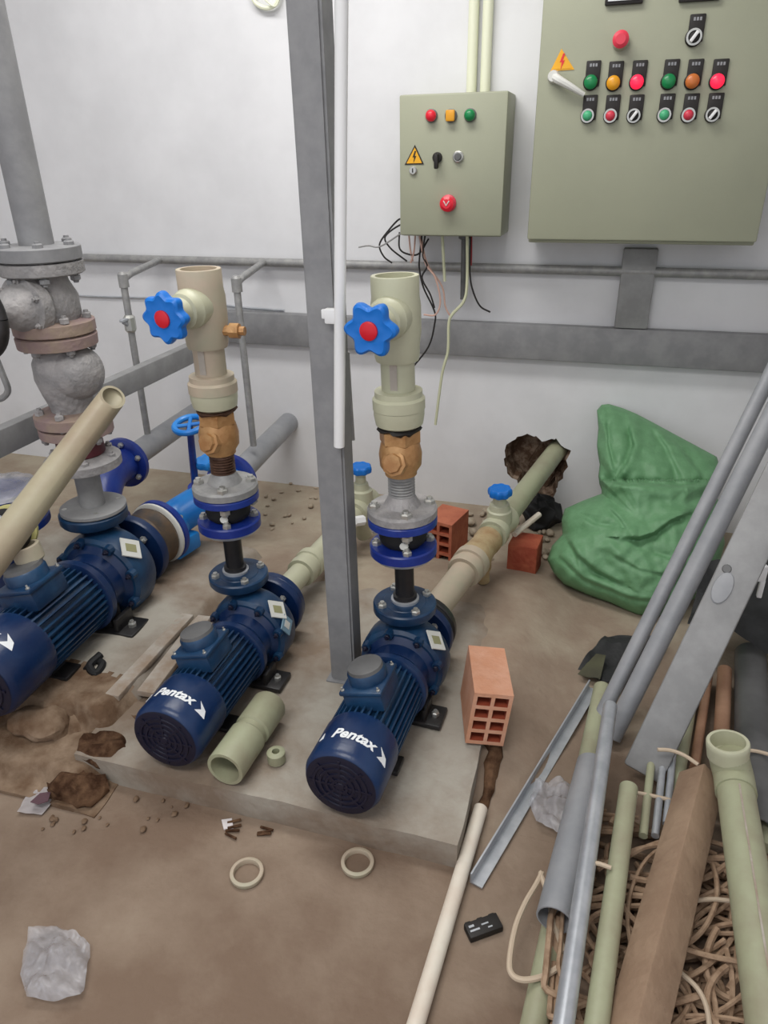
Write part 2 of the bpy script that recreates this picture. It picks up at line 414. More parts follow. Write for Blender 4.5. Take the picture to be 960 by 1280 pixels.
# ---------------------------------------------------------------- control cabinets
def on_face(x, y, Y, off=.0): return oy(x, y, Y) + V((0,-off,0))
def disc(bm, c, r, h, seg=20, dome=.0, sq=False):
    prof = [(0,r),(h*.7,r),(h,r*.8)]
    if dome: prof = [(0,r),(h*.4,r),(h*.75,r*.8),(h,r*.35)]
    return lathe(bm, c, (0,-1,0), prof, 4 if sq else seg)
def warning(par, apex, bl, br, Y, red=False):
    a, b, c = (on_face(*p, Y) for p in (apex, bl, br))
    s = ob('warning_sign', prism(NB(), [a, c, b], (0,-.002,0)), INK if not red else SIGNY, par)
    ce = (a+b+c)/3
    bm = NB(); prism(bm, [ce+(p-ce)*.8+V((0,-.0021,0)) for p in (a,c,b)], (0,-.0012,0)); ob('yellow_field', bm, SIGNY, s, smooth=False)
    h = (a.z-(b.z+c.z)/2)
    bolt = [(.02,.34),(-.10,.02),(-.01,.03),(-.05,-.26),(.11,.09),(.02,.08),(.10,.34)]
    bm = NB(); k = 1.0 if not red else 1.25
    prism(bm, [ce+V((x*h*k, -.0035, y*h*k+h*.02)) for x, y in bolt], (0,-.001,0)); ob('lightning_symbol', bm, INK if not red else MATS['red_lens'], s, smooth=False)
def plate_unit(par, name, lens_xy, Y, m, R=.020, selector=False, ring=None, plate=True):
    c = on_face(*lens_xy, Y)
    bm = NB(); 
    if plate: box(bm, c+V((.004,-.004,.024)), (.046,.008,.074), None, .003)
    disc(bm, c, R*1.18, .014)
    p = ob(name, bm, INK, par)
    if plate:
        b2 = NB()
        for dx in (-.009,.0,.009): box(b2, c+V((.004+dx,-.0087,.048)), (.006,.001,.009))
        ob('legend', b2, PVCG, p, smooth=False)
    if ring: ob('bezel', lathe(NB(), c+V((0,-.014,0)), (0,-1,0), [(0,R*1.05),(.008,R*1.05),(.008,R*.78),(0,R*.78)], 24, False, False), ring, p)
    if selector:
        b2 = disc(NB(), c+V((0,-.014,0)), R*.72, .006); ob('knob_disc', b2, INK, p)
        b3 = NB(); box(b3, c+V((0,-.025,0)), (R*.45,.02,R*1.5), Matrix.Rotation(math.radians(35),3,'Y'), .002); ob('pointer', b3, WHITEP, p)
    else:
        ob('lens', disc(NB(), c+V((0,-.014,0)), R*(.78 if ring else 1.0), .016, dome=1), m, p)
    return p
# large cabinet
Yb = -.25
t = thing('control_cabinet', 'large olive grey control cabinet with two rows of buttons on the wall', 'cabinet', (.1,0,1.205))
bx0, bx1 = -.30, .465
bm = boxb((bx0,-.225,1.205),(bx1,-.003,2.32), .006); ob('enclosure', bm, CAB, t)
bm = boxb((bx0-.002,Yb,1.218),(bx1+.002,-.228,2.315), .006); ob('door', bm, CAB, t)
for i, (x0, x1, yb) in enumerate(((756,803,6.5),(848,899,2.5))):
    a = on_face(x0, yb, Yb); b = on_face(x1, yb, Yb); zb = (a.z+b.z)/2; w = b.x-a.x
    g = ob('panel_meter', boxb((a.x,Yb-.016,zb),(b.x,Yb,zb+w), .004), INK, t)
    ob('dial_face', boxb((a.x+.009,Yb-.019,zb+.010),(b.x-.009,Yb-.0155,zb+w-.012)), GLASSY, g, smooth=False)
    b2 = NB(); box(b2, ((a.x+b.x)/2+.01,Yb-.0205,zb+w*.55), (.004,.001,w*.55), Matrix.Rotation(math.radians(-30),3,'Y')); ob('needle', b2, INK, g, smooth=False)
warning(t, (702,61), (688,89), (718,87), Yb, True)
# chrome swing handle
h0, h1 = on_face(692,96,Yb), on_face(730,119,Yb)
bm = NB(); tube(bm, [h0+V((0,-.012,0)), h0+V((.02,-.03,-.012)), h0.lerp(h1,.6)+V((0,-.03,0)), h1+V((0,-.018,0))], lambda s: .016-.008*s, 10, 6); cyl(bm, h0, h0+V((0,-.03,0)), .02, .016)
ob('handle', bm, STICK, t)
e = ob('emergency_stop', disc(NB(), on_face(776,52,Yb), .026, .016), CAB, t); ob('mushroom_button', lathe(NB(), on_face(776,51,Yb,.02), (0,-1,0), [(0,.014),(.012,.014),(.014,.025),(.022,.025),(.029,.015)], 22), ESTOP, e)
plate_unit(t, 'selector_switch', (867,47), Yb, None, .022, True, CHROME)
row1 = [(738.6,103,LGRN),(766.7,104,LAMB),(796,103,LREDON),(835.5,102,LGRN),(865,102,mat('dim_orange_lens',(196,110,50),.35)),(896,102,LREDON)]
for x, y, m in row1: plate_unit(t, 'pilot_light', (x,y), Yb, m, .021)
for x, y, m in [(734.6,145,GRNB),(763,145,REDB),(830,144,GRNB),(860,144,REDB)]: plate_unit(t, 'push_button', (x,y), Yb, m, .020, False, CHROME)
for x, y in [(792,145),(890,143.5)]: plate_unit(t, 'selector_switch', (x,y), Yb, None, .020, True, CHROME)
# small cabinet
Ys = -.22
q0 = on_face(499,118,Ys); q1 = on_face(626,297,Ys)
sx0, sx1, sz0, sz1 = q0.x, q1.x, q1.z, q0.z
t = thing('control_cabinet', 'small olive grey electrical box with a red stop button on the wall', 'cabinet', ((sx0+sx1)/2,0,sz0))
ob('enclosure', boxb((sx0+.002,Ys+.022,sz0),(sx1-.002,-.003,sz1), .006), CAB, t)
ob('door', boxb((sx0,Ys,sz0+.004),(sx1,Ys+.02,sz1-.002), .006), CAB, t)
for (x, y), m, sq in (((539.6,144.7),LRED,0),((564,144.7),LAMB,1),((588,144),LGRN,0)):
    c = on_face(x,y,Ys); bm = NB(); disc(bm, c, .022, .01); p = ob('pilot_light', bm, DGREY, t)
    bm = NB()
    if sq: box(bm, c+V((0,-.017,0)), (.032,.014,.036), None, .004)
    else: disc(bm, c+V((0,-.01,0)), .019, .02, dome=1)
    ob('lens', bm, m, p)
warning(t, (518.8,181), (506,206), (530,205.4), Ys)
c = on_face(547,197,Ys); p = ob('selector_switch', disc(NB(), c, .018, .012), INK, t); bm = NB(); box(bm, c+V((0,-.022,-.012)), (.014,.02,.05), None, .004); ob('lever', bm, INK, p)
c = on_face(573,196,Ys); p = ob('push_button', disc(NB(), c, .02, .01), CHROME, t); ob('button_cap', disc(NB(), c+V((0,-.01,0)), .013, .008), DGREY, p)
c = on_face(516.6,213,Ys); p = ob('lock', disc(NB(), c, .015, .01), CHROME, t); bm = NB(); box(bm, c+V((0,-.0105,0)), (.004,.002,.014)); ob('key_slot', bm, INK, p)
c = on_face(560.6,254,Ys); e = ob('emergency_stop', disc(NB(), c, .03, .014), SIGNY if False else REDB, t)
ob('mushroom_button', lathe(NB(), c+V((0,-.014,0)), (0,-1,0), [(0,.014),(.01,.014),(.012,.026),(.021,.026),(.028,.016)], 22), LRED, e)
bm = NB(); tube(bm, [c+V((-.010,-.0425,.010)), c+V((.0,-.0435,-.006)), c+V((.011,-.0425,.010))], .0025, 6); ob('arrow_mark', bm, STICK, e)
# loose wires under it
def Zw(pts, off=(440,260), k=4.8): return [(off[0]+x/k, off[1]+y/k) for x, y in pts]
wires = [
 ([(300,182),(290,65),(215,140),(165,220),(190,290),(240,330)], INK, 'black wire bulging out farthest left below small cabinet', 0),
 ([(310,182),(295,100),(200,170),(230,240),(330,320)], INK, 'black wire crossing left corner below small cabinet', 1),
 ([(285,182),(285,240),(330,275),(400,275),(460,184)], INK, 'black wire sagging in a shallow loop below small cabinet', 2),
 ([(420,182),(405,300),(405,370),(430,480),(495,620),(495,700),(460,830),(370,950)], INK, 'longest black wire hanging down past the rail', 3),
 ([(440,182),(425,280),(450,350),(420,420),(470,520),(495,600)], INK, 'black wire kinked beside longest hanging wire', 4),
 ([(708,182),(708,400),(730,510),(770,590),(830,625)], INK, 'black wire curling to the right below small cabinet', 2),
 ([(716,182),(716,260),(714,345)], REDW, 'short red sleeved wire below small cabinet', 1),
 ([(340,182),(350,250),(365,320)], PINKW, 'short pinkish wire below left of small cabinet', 2),
 ([(380,182),(372,260),(352,330)], PINKW, 'pinkish wire slanting left below small cabinet', 3),
 ([(400,182),(440,330),(500,420),(530,560),(500,640),(430,640)], PINKW, 'long pinkish wire curling back at the rail', 4),
 ([(410,182),(450,330),(540,470),(560,590),(590,650)], PINKW, 'long pinkish wire ending just above the rail', 1),
 ([(540,182),(550,330),(556,440)], PALEW, 'straight pale wire below small cabinet', 2),
 ([(690,182),(690,450),(670,560),(600,640),(580,700),(575,860),(540,1000),(500,1300)], PALEW, 'long pale green wire hanging below the rail', 3),
 ([(300,182),(170,230),(100,225),(40,235)], GALV, 'thin grey wire sticking out left below small cabinet', 4)]
for pts, m, lab, k in wires:
    P = [oy(x, y, -.10-.012*k) for x, y in Zw(pts)]; P[0].z = sz0+.006
    bm = NB(); tube(bm, P, .0036 if m is not PALEW else .006, 6, 6)
    ob('wire', bm, m, None, lab, 'wire', 'loose wires under the small cabinet')
bm = NB(); a = oy(580,300,-.08); b = oy(578.5,374,-.08); cyl(bm, V((a.x,-.08,sz0+.003)), b, .011, seg=12); lathe(bm, V((a.x,-.08,sz0+.002)), (0,0,-1), [(0,.022),(.02,.022),(.025,.014)], 12)
ob('cable_gland', bm, DGREY, None, 'short dark grey cable tail below the small cabinet', 'cable')

# ---------------------------------------------------------------- pumps
def ylathe(y0, prof, h, seg=36): return lathe(NB(), (0,y0,h), (0,1,0), prof, seg)
def make_pump(base, rot, s, label, lx=0.0, disc_top=.28, txt=0.0, stickers=1):
    """local frame: discharge at origin, shaft along +Y (suction at +Y)"""
    t = thing('water_pump', label, 'pump', base)
    xf = Matrix.Translation(V(base)) @ Matrix.Rotation(rot, 4, 'Z') @ Matrix.Scale(s, 4) @ Matrix.Translation((-lx,0,0))
    h = .112; R = .097
    def P(name, bm, m, par=t, **k): return ob(name, bm, m, par, xf=xf, **k)
    # fan cover
    fc = P('fan_cover', ylathe(-.535, [(0,R*.55),(0,R*.84),(.006,R*.93),(.02,R),(.135,R*1.0),(.15,R*.96),(.15,R*.9)], h), NAVY)
    b = NB()
    lathe(b, (0,-.5335,h), (0,-1,0), [(0,R*.9),(.0018,R*.84),(.0022,.001)], 40)
    for k, rr in enumerate((.018,.034,.05,.066)):
        lathe(b, (0,-.5355,h), (0,-1,0), [(0,rr-.004),(.003,rr-.003),(.003,rr+.003),(0,rr+.004)], 40, False, False)
    for k in range(8):
        a = k*PI/4; box(b, (.04*math.cos(a),-.536,h+.04*math.sin(a)), (.076,.004,.006), Matrix.Rotation(-a,3,'Y'))
    lathe(b, (0,-.536,h), (0,-1,0), [(0,.012),(.003,.010)], 16)
    P('vent_grille', b, NAVYD, fc)
    # lettering and mark wrapped on the cover
    def wrap(bm, yc, a0):
        for v in bm.verts:
            th = v.co.x/R + a0; rr = R+.0006+max(0, v.co.z)
            y = yc+v.co.y
            v.co = V((rr*math.sin(th), y, h+rr*math.cos(th)))
        return bm
    tm = textmesh('Pentax', .040, .0008, .25, .0012)
    P('lettering', wrap(tm, -.468, txt), WHITEINK, fc, smooth=False)
    ar = NB()
    prism(ar, [(.070,-.016,0),(.084,-.002,0),(.070,.016,0),(.096,.004,0),(.106,-.014,0)], (0,0,.001))
    dm = NB(); prism(dm, [(-.092,-.014,0),(-.078,-.010,0),(-.084,.010,0)], (0,0,.001)); P('dash_mark', wrap(dm, -.468, txt), WHITEINK, fc, smooth=False)
    P('arrow_mark', wrap(ar, -.468, txt), WHITEINK, fc, smooth=False)
    # finned motor body
    b = NB(); n = 34; sec = []
    for i in range(n):
        for f, r in ((.0,.079),(.30,.079),(.36,.094),(.64,.094),(.70,.079)):
            a = 2*PI*(i+f)/n; sec.append(V((r*math.cos(a), 0, h+r*math.sin(a))))
    ra = [b.verts.new(p+V((0,-.392,0))) for p in sec]; rb = [b.verts.new(p+V((0,-.175,0))) for p in sec]
    for i in range(len(sec)): b.faces.new((ra[i], ra[(i+1)%len(sec)], rb[(i+1)%len(sec)], rb[i]))
    b.faces.new(ra[::-1]); b.faces.new(rb)
    P('motor_body', b, NAVY2, smooth=False)
    # terminal box with round cable cap
    tb_ = NB(); Rt = Matrix.Rotation(math.radians(-14), 3, 'Y')
    cen = V((-.004,-.305,h+.100)); box(tb_, cen, (.105,.115,.05), Rt, .006); box(tb_, cen+Rt@V((0,0,.03)), (.115,.125,.012), Rt, .004)
    tb = P('terminal_box', tb_, NAVY2)
    up = Rt@V((0,0,1)); b = lathe(NB(), cen+up*.036+V((0,.004,0)), up, [(0,.05),(.022,.05),(.028,.046)], 26); P('box_collar', b, NAVY2, tb)
    b = lathe(NB(), cen+up*.063+V((0,.004,0)), up, [(0,.046),(.010,.044),(.014,.03),(.014,.0005)], 26); P('round_cap', b, DGREY, tb)
    if stickers == 3:
        P('open_cap', lathe(NB(), cen+up*.07+V((.005,.03,0)), up, [(0,.03),(.005,.034),(.04,.034),(.042,.032),(.042,.026),(.02,.026),(.02,.0005)], 22), PPRT, tb)
    for sx, sy in ((-1,-1),(1,-1),(1,1),(-1,1)):
        P('screw', hexbolt(NB(), cen+Rt@V((sx*.048,sy*.053,.036)), up, .005, .004), CHROME, tb)
    # bracket, volute
    P('motor_flange', ylathe(-.178, [(0,.096),(.004,.104),(.022,.104),(.03,.096),(.05,.083),(.085,.088),(.1,.108)], h), NAVY)
    vol = NB()
    lathe(vol, (0,-.08,h), (0,1,0), [(0,.09),(0,.112),(.008,.122),(.03,.128),(.075,.128),(.095,.118),(.11,.09),(.135,.066),(.16,.06)], 40)
    cyl(vol, (lx*.5,-.0,h+.07), (lx,0,disc_top-.035), .056, .046, 28)
    # rib lugs around the casing
    for k in range(8):
        a = k*PI/4+.3; lathe(vol, (.113*math.cos(a),-.092,h+.113*math.sin(a)), (0,1,0), [(0,.013),(.018,.015)], 10)
    vo = P('volute_casing', vol, NAVY2)
    for k in range(8):
        a = k*PI/4+.3; P('bolt', hexbolt(NB(), (.113*math.cos(a),-.093,h+.113*math.sin(a)), (0,-1,0), .008, .007), NAVYD, vo)
    b = lathe(NB(), (lx,0,disc_top-.034), (0,0,1), [(0,.06),(.004,.086),(.010,.090),(.03,.090),(.034,.086),(.034,.062),(.036,.06)], 40)
    df = P('discharge_flange', b, NAVY2)
    bolts(df, (lx,0,disc_top+.0), (0,0,1), .07, 4, CHROME, .013, .011, .75, xf)
    b = lathe(NB(), (0,.07,h), (0,1,0), [(0,.07),(.004,.106),(.01,.110),(.03,.110),(.034,.106)], 40)
    sf = P('suction_flange', b, NAVY)
    bolts(sf, (0,.068,h), (0,-1,0), .08, 4, CHROME, .011, .01, .75, xf)
    # feet
    b = NB()
    box(b, (0,-.135,.008), (.29,.085,.016), None, .004); box(b, (0,-.135,.045), (.15,.05,.06), None, .006)
    for sx in (-1,1): box(b, (sx*.095,-.135,.03), (.012,.07,.045), None, .002)
    fo = P('pump_foot', b, BLACK)
    for sx in (-1,1): P('anchor_bolt', hexbolt(NB(), (sx*.12,-.135,.016), (0,0,1), .011, .012), CHROME, fo)
    b = NB(); box(b, (0,-.34,.010), (.17,.06,.014), None, .003); box(b, (0,-.34,.025), (.09,.05,.03), None, .003); P('motor_foot', b, BLACK)
    # data plates on casing
    def plate(a, y, w, l, m, rz, mi, name='data_plate'):
        n = V((math.sin(a),0,math.cos(a))); x = V((math.cos(a),0,-math.sin(a))); yv = V((0,1,0))
        c = V((0,y,h))+n*.1285; u = x*math.cos(rz)+yv*math.sin(rz); w_ = -x*math.sin(rz)+yv*math.cos(rz)
        o = P(name, prism(NB(), [c+u*sx*w/2+w_*sy*l/2 for sx, sy in ((-1,-1),(1,-1),(1,1),(-1,1))], n*.004), m, smooth=False)
        c2 = c+n*.0041
        P('plate_print', prism(NB(), [c2+u*sx*w*.28+w_*sy*l*.22 for sx, sy in ((-1,-1),(1,-1),(1,1),(-1,1))], n*.0008), mi, o, smooth=False)
    plate(.80, -.045, .056, .056, STICK, .8, STICKY)
    if stickers == 2: plate(1.22, -.05, .045, .05, mat('pale_blue_label',(120,150,168),.5), .5, STICK)
    return t, xf
p3, xf3 = make_pump((-.452,-1.425,.080), math.radians(-2.5), 1.0, 'blue electric pump nearest the hollow brick, right of the steel post', -.012, .285, .12)
p2, xf2 = make_pump((-.985,-1.405,.080), math.radians(-.5), 1.0, 'blue electric pump beside the green pipe coupling, left of steel post', -.05, .285, .02, 2)
p1, xf1 = make_pump((-1.565,-1.30,.110), math.radians(2), 1.22, 'largest blue pump, on the crumbling plinth at left edge', -.036, .285, -.30, 3)

# ---------------------------------------------------------------- risers of the two smaller pumps
def riser(x0, x1, y, which, dirty):
    def ax(z): return V((x0+(x1-x0)*(z-.36)/.9, y, z))
    D = ax(1)-ax(0)
    # black stub + rubber joint
    t = thing('expansion_joint', 'blue flanged rubber joint on black stub above the pump %s' % which, 'pipe joint', ax(.365))
    L = lambda z, prof, seg=32: lathe(NB(), ax(z), D, prof, seg)
    b = L(.366, [(0,.034),(.02,.034),(.022,.027),(.165,.027)]); ob('stub_pipe', b, BLACK, t)
    b = L(.362, [(0,.04),(.012,.04),(.014,.034)]); ob('weld_collar', b, GALVL, t)
    f = ob('lower_flange', L(.522, [(0,.085),(.003,.092),(.026,.092),(.03,.088),(.03,.05)]), BLUE, t); bolts(f, ax(.552), D, .074, 4, CHROME, .013, .012, .4)
    ob('lower_ring', L(.512, [(0,.08),(.01,.084)]), GALVL, t)
    ob('rubber_bellows', L(.55, [(0,.05),(.012,.062),(.03,.066),(.05,.058),(.066,.05)]), RUBBER, t)
    f = ob('upper_flange', L(.612, [(0,.05),(0,.088),(.003,.094),(.02,.094),(.024,.09)]), BLUE, t)
    ob('name_mark', lathe(NB(), ax(.575)+V((.02,-.064,0)), (.3,-1,0), [(0,.012),(.003,.010)], 12), STICK, t)
    f = ob('counter_flange', L(.637, [(0,.088),(.002,.094),(.02,.094),(.026,.088),(.03,.05),(.06,.034)]), CAST if not dirty else GALV, t)
    bolts(f, ax(.660), D, .074, 4, CHROME, .016, .016, .4, both=.05)
    # check valve
    t = thing('check_valve', 'brass check valve between blue joint and ivory union, riser %s' % which, 'valve', ax(.69))
    b = L(.69, [(0,.034)]+[(.004+i*.008+(.004 if k else 0), .036 if k else .031) for i in range(7) for k in (0,1)]+[(.066,.03)]); ob('threaded_nipple', b, COPPERY if dirty else GALV, t)
    ob('body', L(.752, [(0,.034),(.004,.042),(.012,.042),(.03,.054),(.062,.056),(.09,.05),(.1,.044)]), BRASS, t)
    ob('hex_end', lathe(NB(), ax(.842), D, [(0,.05),(.004,.054),(.034,.054),(.038,.048)], 6), BRASS, t)
    ob('cap', lathe(NB(), ax(.80)+V((0,-.04,.0)), (-.2,-1,.35), [(0,.034),(.018,.034),(.02,.026),(.028,.024)], 8), BRASS, t)
    # tape scraps round the thread
    ob('seal_tape', rough(lathe(NB(), ax(.876), D, [(0,.05),(.006,.056),(.014,.05)], 24), .008, 40), COPPERY if dirty else INK, t)
    # union and pipe
    m = PPRT if dirty else PPR
    t = thing('pipe_union', 'ivory union and short pipe below blue handled valve, %s' % which, 'pipe fitting', ax(.888))
    ob('lower_nut', L(.888, [(0,.05),(.006,.060),(.03,.064),(.045,.064),(.048,.056)]), PPR, t)
    ob('upper_socket', L(.93, [(0,.056),(.004,.066),(.03,.066),(.036,.060),(.05,.060),(.052,.052)]), PPR if not dirty else PPRT, t)
    ob('pipe', L(.975, [(0,.042),(.108,.042)]), m, t)
    ob('print_line', prism(NB(), [ax(z)+V((sx,-.0422,0)) for z, sx in ((.99,-.008),(.99,.010),(1.06,.010),(1.06,-.008))], (0,-.0008,0)), PLANK, t)
    # stop valve
    t = thing('stop_valve', 'ivory plastic stop valve with open top and blue handle, riser %s' % which, 'valve', ax(1.06))
    b = NB(); lathe(b, ax(1.055), D, [(0,.043),(.0,.052),(.01,.055),(.04,.056),(.07,.06),(.13,.06),(.15,.057),(.196,.057),(.198,.056),(.198,.046),(.14,.044),(.14,.0005)], 36)
    ob('body', b, PPRT if dirty else PPR, t)
    c = ax(1.165); ax_d = V((-.10,-1,-.04))
    b = lathe(NB(), c+V((0,-.03,0)), ax_d, [(0,.05),(.035,.05),(.04,.046),(.062,.044),(.066,.036),(.10,.03)], 28); ob('bonnet', b, PPR, t)
    ob('gland_ring', lathe(NB(), c+V((0,-.03,0))+ax_d.normalized()*.095, ax_d, [(0,.03),(.012,.03),(.02,.02)], 20), PPRT, t)
    hc = c+V((0,-.03,0))+ax_d.normalized()*.125
    lobes = 8 if dirty else 6
    h = ob('handwheel', lobed(NB(), hc, ax_d, .064, .03, lobes, .09 if lobes == 8 else .13), WHEEL, t)
    ob('hub_cap', lathe(NB(), hc+ax_d.normalized()*.012, ax_d, [(0,.021),(.006,.021),(.008,.018),(.008,.0005)], 20), REDC, h)
    if dirty:
        ob('drain_plug', lathe(NB(), ax(1.10)+V((.05,0,0)), (1,.1,0), [(0,.014),(.02,.014),(.02,.02),(.045,.02),(.047,.012),(.06,.012)], 8), BRASS, t)
riser(-.452, -.475, -1.42, 'right of the steel post', False)
riser(-.995, -.995, -1.402, 'left of the steel post', True)

# ---------------------------------------------------------------- suction line of the right pump
def line_assembly():
    s = xf3 @ V((0,.104,.112)); e = oy(692,568,.0)+V((0,0,0)); e2 = e+(e-s).normalized()*.09
    d = (e-s).normalized(); L = (e-s).length
    t = thing('suction_pipe', 'ivory pipe from right pump suction into the broken wall hole', 'pipe', V((s.x,s.y,0))+V((0,0,.0)))
    ob('gasket', lathe(NB(), s+V((0,.0,0)), V((0,1,0)), [(0,.104),(.012,.106),(.014,.1)], 32), RUBBER, t)
    f = ob('mating_flange', lathe(NB(), s+V((0,.015,0)), V((0,1,0)), [(0,.106),(.004,.110),(.024,.110),(.028,.104),(.03,.055)], 36), BLACK, t)
    bolts(f, s+V((0,.043,0)), (0,1,0), .08, 4, CHROME, .011, .01, .75)
    b = NB(); tube(b, [s+V((0,.03,0)), s+V((.005,.07,0)), s+d*.14, s+d*.36], .045, 24, 4); ob('near_pipe', b, PPRT, t)
    ob('union', lathe(NB(), s+d*.34, d, [(0,.046),(.0,.058),(.02,.062),(.028,.062),(.03,.056),(.05,.056),(.052,.064),(.085,.064),(.09,.05)], 28), PPRT, t)
    y = ob('strainer', lathe(NB(), s+d*.42, d, [(0,.045),(.01,.056),(.03,.058),(.07,.052),(.12,.048),(.13,.052),(.16,.052),(.165,.044)], 28), DBRASS, t)
    q = s+d*.49; dn = V((.12,.18,-1))
    ob('strainer_leg', lathe(NB(), q+dn.normalized()*.02, dn, [(0,.04),(.06,.034),(.065,.026),(.12,.022),(.12,.0005)], 14), DBRASS, t)
    b = NB(); cyl(b, s+d*.57, s+d*(L+.085), .043, seg=26); ob('far_pipe', b, PPRD, t)
    q = s+d*.68; ob('valve_body', lathe(NB(), q-d*.07, d, [(0,.044),(0,.056),(.03,.058),(.05,.05),(.09,.05),(.11,.058),(.14,.056),(.14,.044)], 28), PPR, t)
    up = V((-.02,-.05,1)).normalized()
    bn = ob('bonnet', lathe(NB(), q+up*.02, up, [(0,.048),(.05,.046),(.055,.04),(.075,.036),(.08,.026),(.115,.022)], 22), PPR, t)
    hw = ob('handwheel', lobed(NB(), q+up*.145, up, .046, .03, 8, .06, seg=64), WHEEL, t)
    return s, d, L
s3, d3, L3 = line_assembly()
# suction line of the middle pump
s = xf2 @ V((0,.104,.112)); e = oz(452,634,.2); d = (e-s).normalized(); L = (e-s).length
t = thing('suction_pipe', 'ivory pipe behind the steel post leading from left pump to a small blue handled valve', 'pipe', V((s.x,s.y,0)))
ob('mating_flange', lathe(NB(), s+V((0,.002,0)), V((0,1,0)), [(0,.1),(.004,.104),(.024,.104),(.028,.098),(.03,.05)], 36), NAVY, t)
b = NB(); tube(b, [s+V((0,.028,0)), s+V((.005,.06,0)), s+d*.16, s+d*.45, e], .040, 24, 4); ob('near_pipe', b, PPR, t)
ob('union', lathe(NB(), s+d*.20, d, [(0,.04),(0,.052),(.03,.054),(.034,.05),(.06,.05),(.062,.056),(.09,.056),(.095,.04)], 26), PPR, t)
ob('valve_body', lathe(NB(), e-d*.08, d, [(0,.042),(0,.056),(.03,.058),(.05,.05),(.1,.05),(.12,.058),(.16,.056),(.16,.001)], 26), PPR, t)
q = e; ob('bonnet', lathe(NB(), q+V((0,0,.02)), (0,0,1), [(0,.05),(.06,.046),(.065,.034),(.09,.03),(.095,.022),(.14,.02)], 22), PPR, t)
ob('handwheel', lobed(NB(), q+V((0,0,.172)), (0,0,1), .048, .03, 8, .06, seg=64), WHEEL, t)
for (x, y), zz in (((447,650),.22),((432,678),.18)):
    c = oz(x+8,y,zz); ob('white_plug', lathe(NB(), c, (-.7,-.7,.1), [(0,.02),(.045,.02),(.045,.028),(.06,.028),(.064,.02)], 6), WHITEP, t)
c0 = oz(455,668,.06); ob('drop_leg', lathe(NB(), c0, e-d*.04-c0, [(0,.034),(.02,.034),((e-d*.04-c0).length,.034)], 20), PPR, t)
# suction line of the large left pump
s = xf1 @ V((0,.104,.112))
t = thing('suction_fitting', 'bright blue valve fitting with ringed rubber joint behind the largest pump', 'valve', V((s.x,s.y,.1)))
D = V((.12,1,.0)).normalized()
s0 = s.copy()
ob('pump_ring', lathe(NB(), s+V((0,0,0)), D, [(0,.112),(.004,.122),(.014,.122),(.018,.112)], 36), STICK, t)
ob('rubber_sleeve', lathe(NB(), s+D*.018, D, [(0,.1),(.02,.112),(.05,.106),(.08,.112),(.1,.1)], 36), mat('bronze_rubber',(96,78,60),.5,.3,rgb2=(64,60,58),scale=14), t)
ob('outer_ring', lathe(NB(), s+D*.112, D, [(0,.112),(.004,.12),(.012,.12),(.016,.112)], 36), STICK, t)
f = ob('near_flange', lathe(NB(), s+D*.128, D, [(0,.112),(.003,.122),(.024,.122),(.028,.07)], 36), BLUE, t); bolts(f, s+D*.156, D, .1, 6, CHROME, .012, .012)
g = s+D*.25
tgt = V((-1.37,-.72,.335))
b = NB(); tube(b, [s+D*.14, s+D*.19, s+D*.25+V((.01,0,.02)), tgt+V((.0,-.1,0)), tgt], lambda u: .078-.016*u, 28, 6); ob('valve_body', b, SKY, t)
b = NB(); rb = V((1,-.2,0)).normalized(); box(b, s+D*.2+V((.06,-.02,-.07)), (.05,.13,.07), rotz(-.2), .012); ob('support_foot', b, SKY, t)
f = ob('far_flange', lathe(NB(), tgt, V((0,1,0)), [(0,.06),(0,.1),(.004,.106),(.026,.106),(.03,.1)], 36), BLUE, t); bolts(f, tgt, (0,-1,0), .085, 6, CHROME, .012, .012)
for (x, y), nm in (((237,531),.0),((258,578),1)):
    hb = oy(x, y, -1.02 if nm == 0 else -.9); base = g.lerp(tgt, .35+.4*nm)+V((0,0,.05))
    st = ob('valve_stem', lathe(NB(), base, hb-base, [(0,.034),(.04,.03),(.045,.014),((hb-base).length,.012)], 16), BLUE, t)
    b = NB(); u = V((0,-.25,1)).normalized(); x_, y_, _ = basis(u)
    if nm == 0:
        ring = [hb+(x_*math.cos(a)+y_*math.sin(a))*.052 for a in [2*PI*i/28 for i in range(29)]]
        tube(b, ring, .011, 10, caps=False)
        for k in range(4):
            a = k*PI/2+.4; tube(b, [hb, hb+(x_*math.cos(a)+y_*math.sin(a))*.052], .007, 8)
    else: lobed(b, hb, u, .042, .03, 6, .08, seg=48)
    ob('handwheel', b, SKY, t)
b = NB(); a = tgt+V((0,.031,0)); w = V((-1.425,-.002,.335)); tube(b, [a, w], .048, 24)
ob('grey_pipe', b, PVCG, None, 'fat grey pipe entering the back wall behind the left riser', 'pipe')
# far left second line: pipe B with blue flange
fB = oz(150,582,.37); w = oz(240,520,.37)
dB = (w-fB).normalized(); wall_hit = fB+dB*((-.004-fB.y)/dB.y)
b = NB(); tube(b, [fB+dB*.05, wall_hit], .05, 24)
ob('grey_pipe', b, PVCG, None, 'fat grey pipe running from far blue flange to the back wall', 'pipe')
t = thing('flanged_bend', 'dark blue flanged bend with bolts behind the leaning green pipe', 'pipe fitting', V((fB.x,fB.y,fB.z-.12)))
f = ob('far_flange', lathe(NB(), fB+dB*.02, dB, [(0,.07),(0,.1),(.004,.106),(.026,.106),(.03,.1)], 36), BLUE, t)
bolts(f, fB+dB*.02, -dB, .085, 6, CHROME, .012, .012)
b = NB(); tube(b, [fB+dB*.03, fB-dB*.06, fB-dB*.14+V((.01,0,-.03)), fB-dB*.2+V((.03,-.02,-.10))], .072, 26, 6); ob('bend_body', b, BLUE, t)
f2 = fB-dB*.2+V((.03,-.02,-.10)); d2 = V((.2,-.75,-.55))
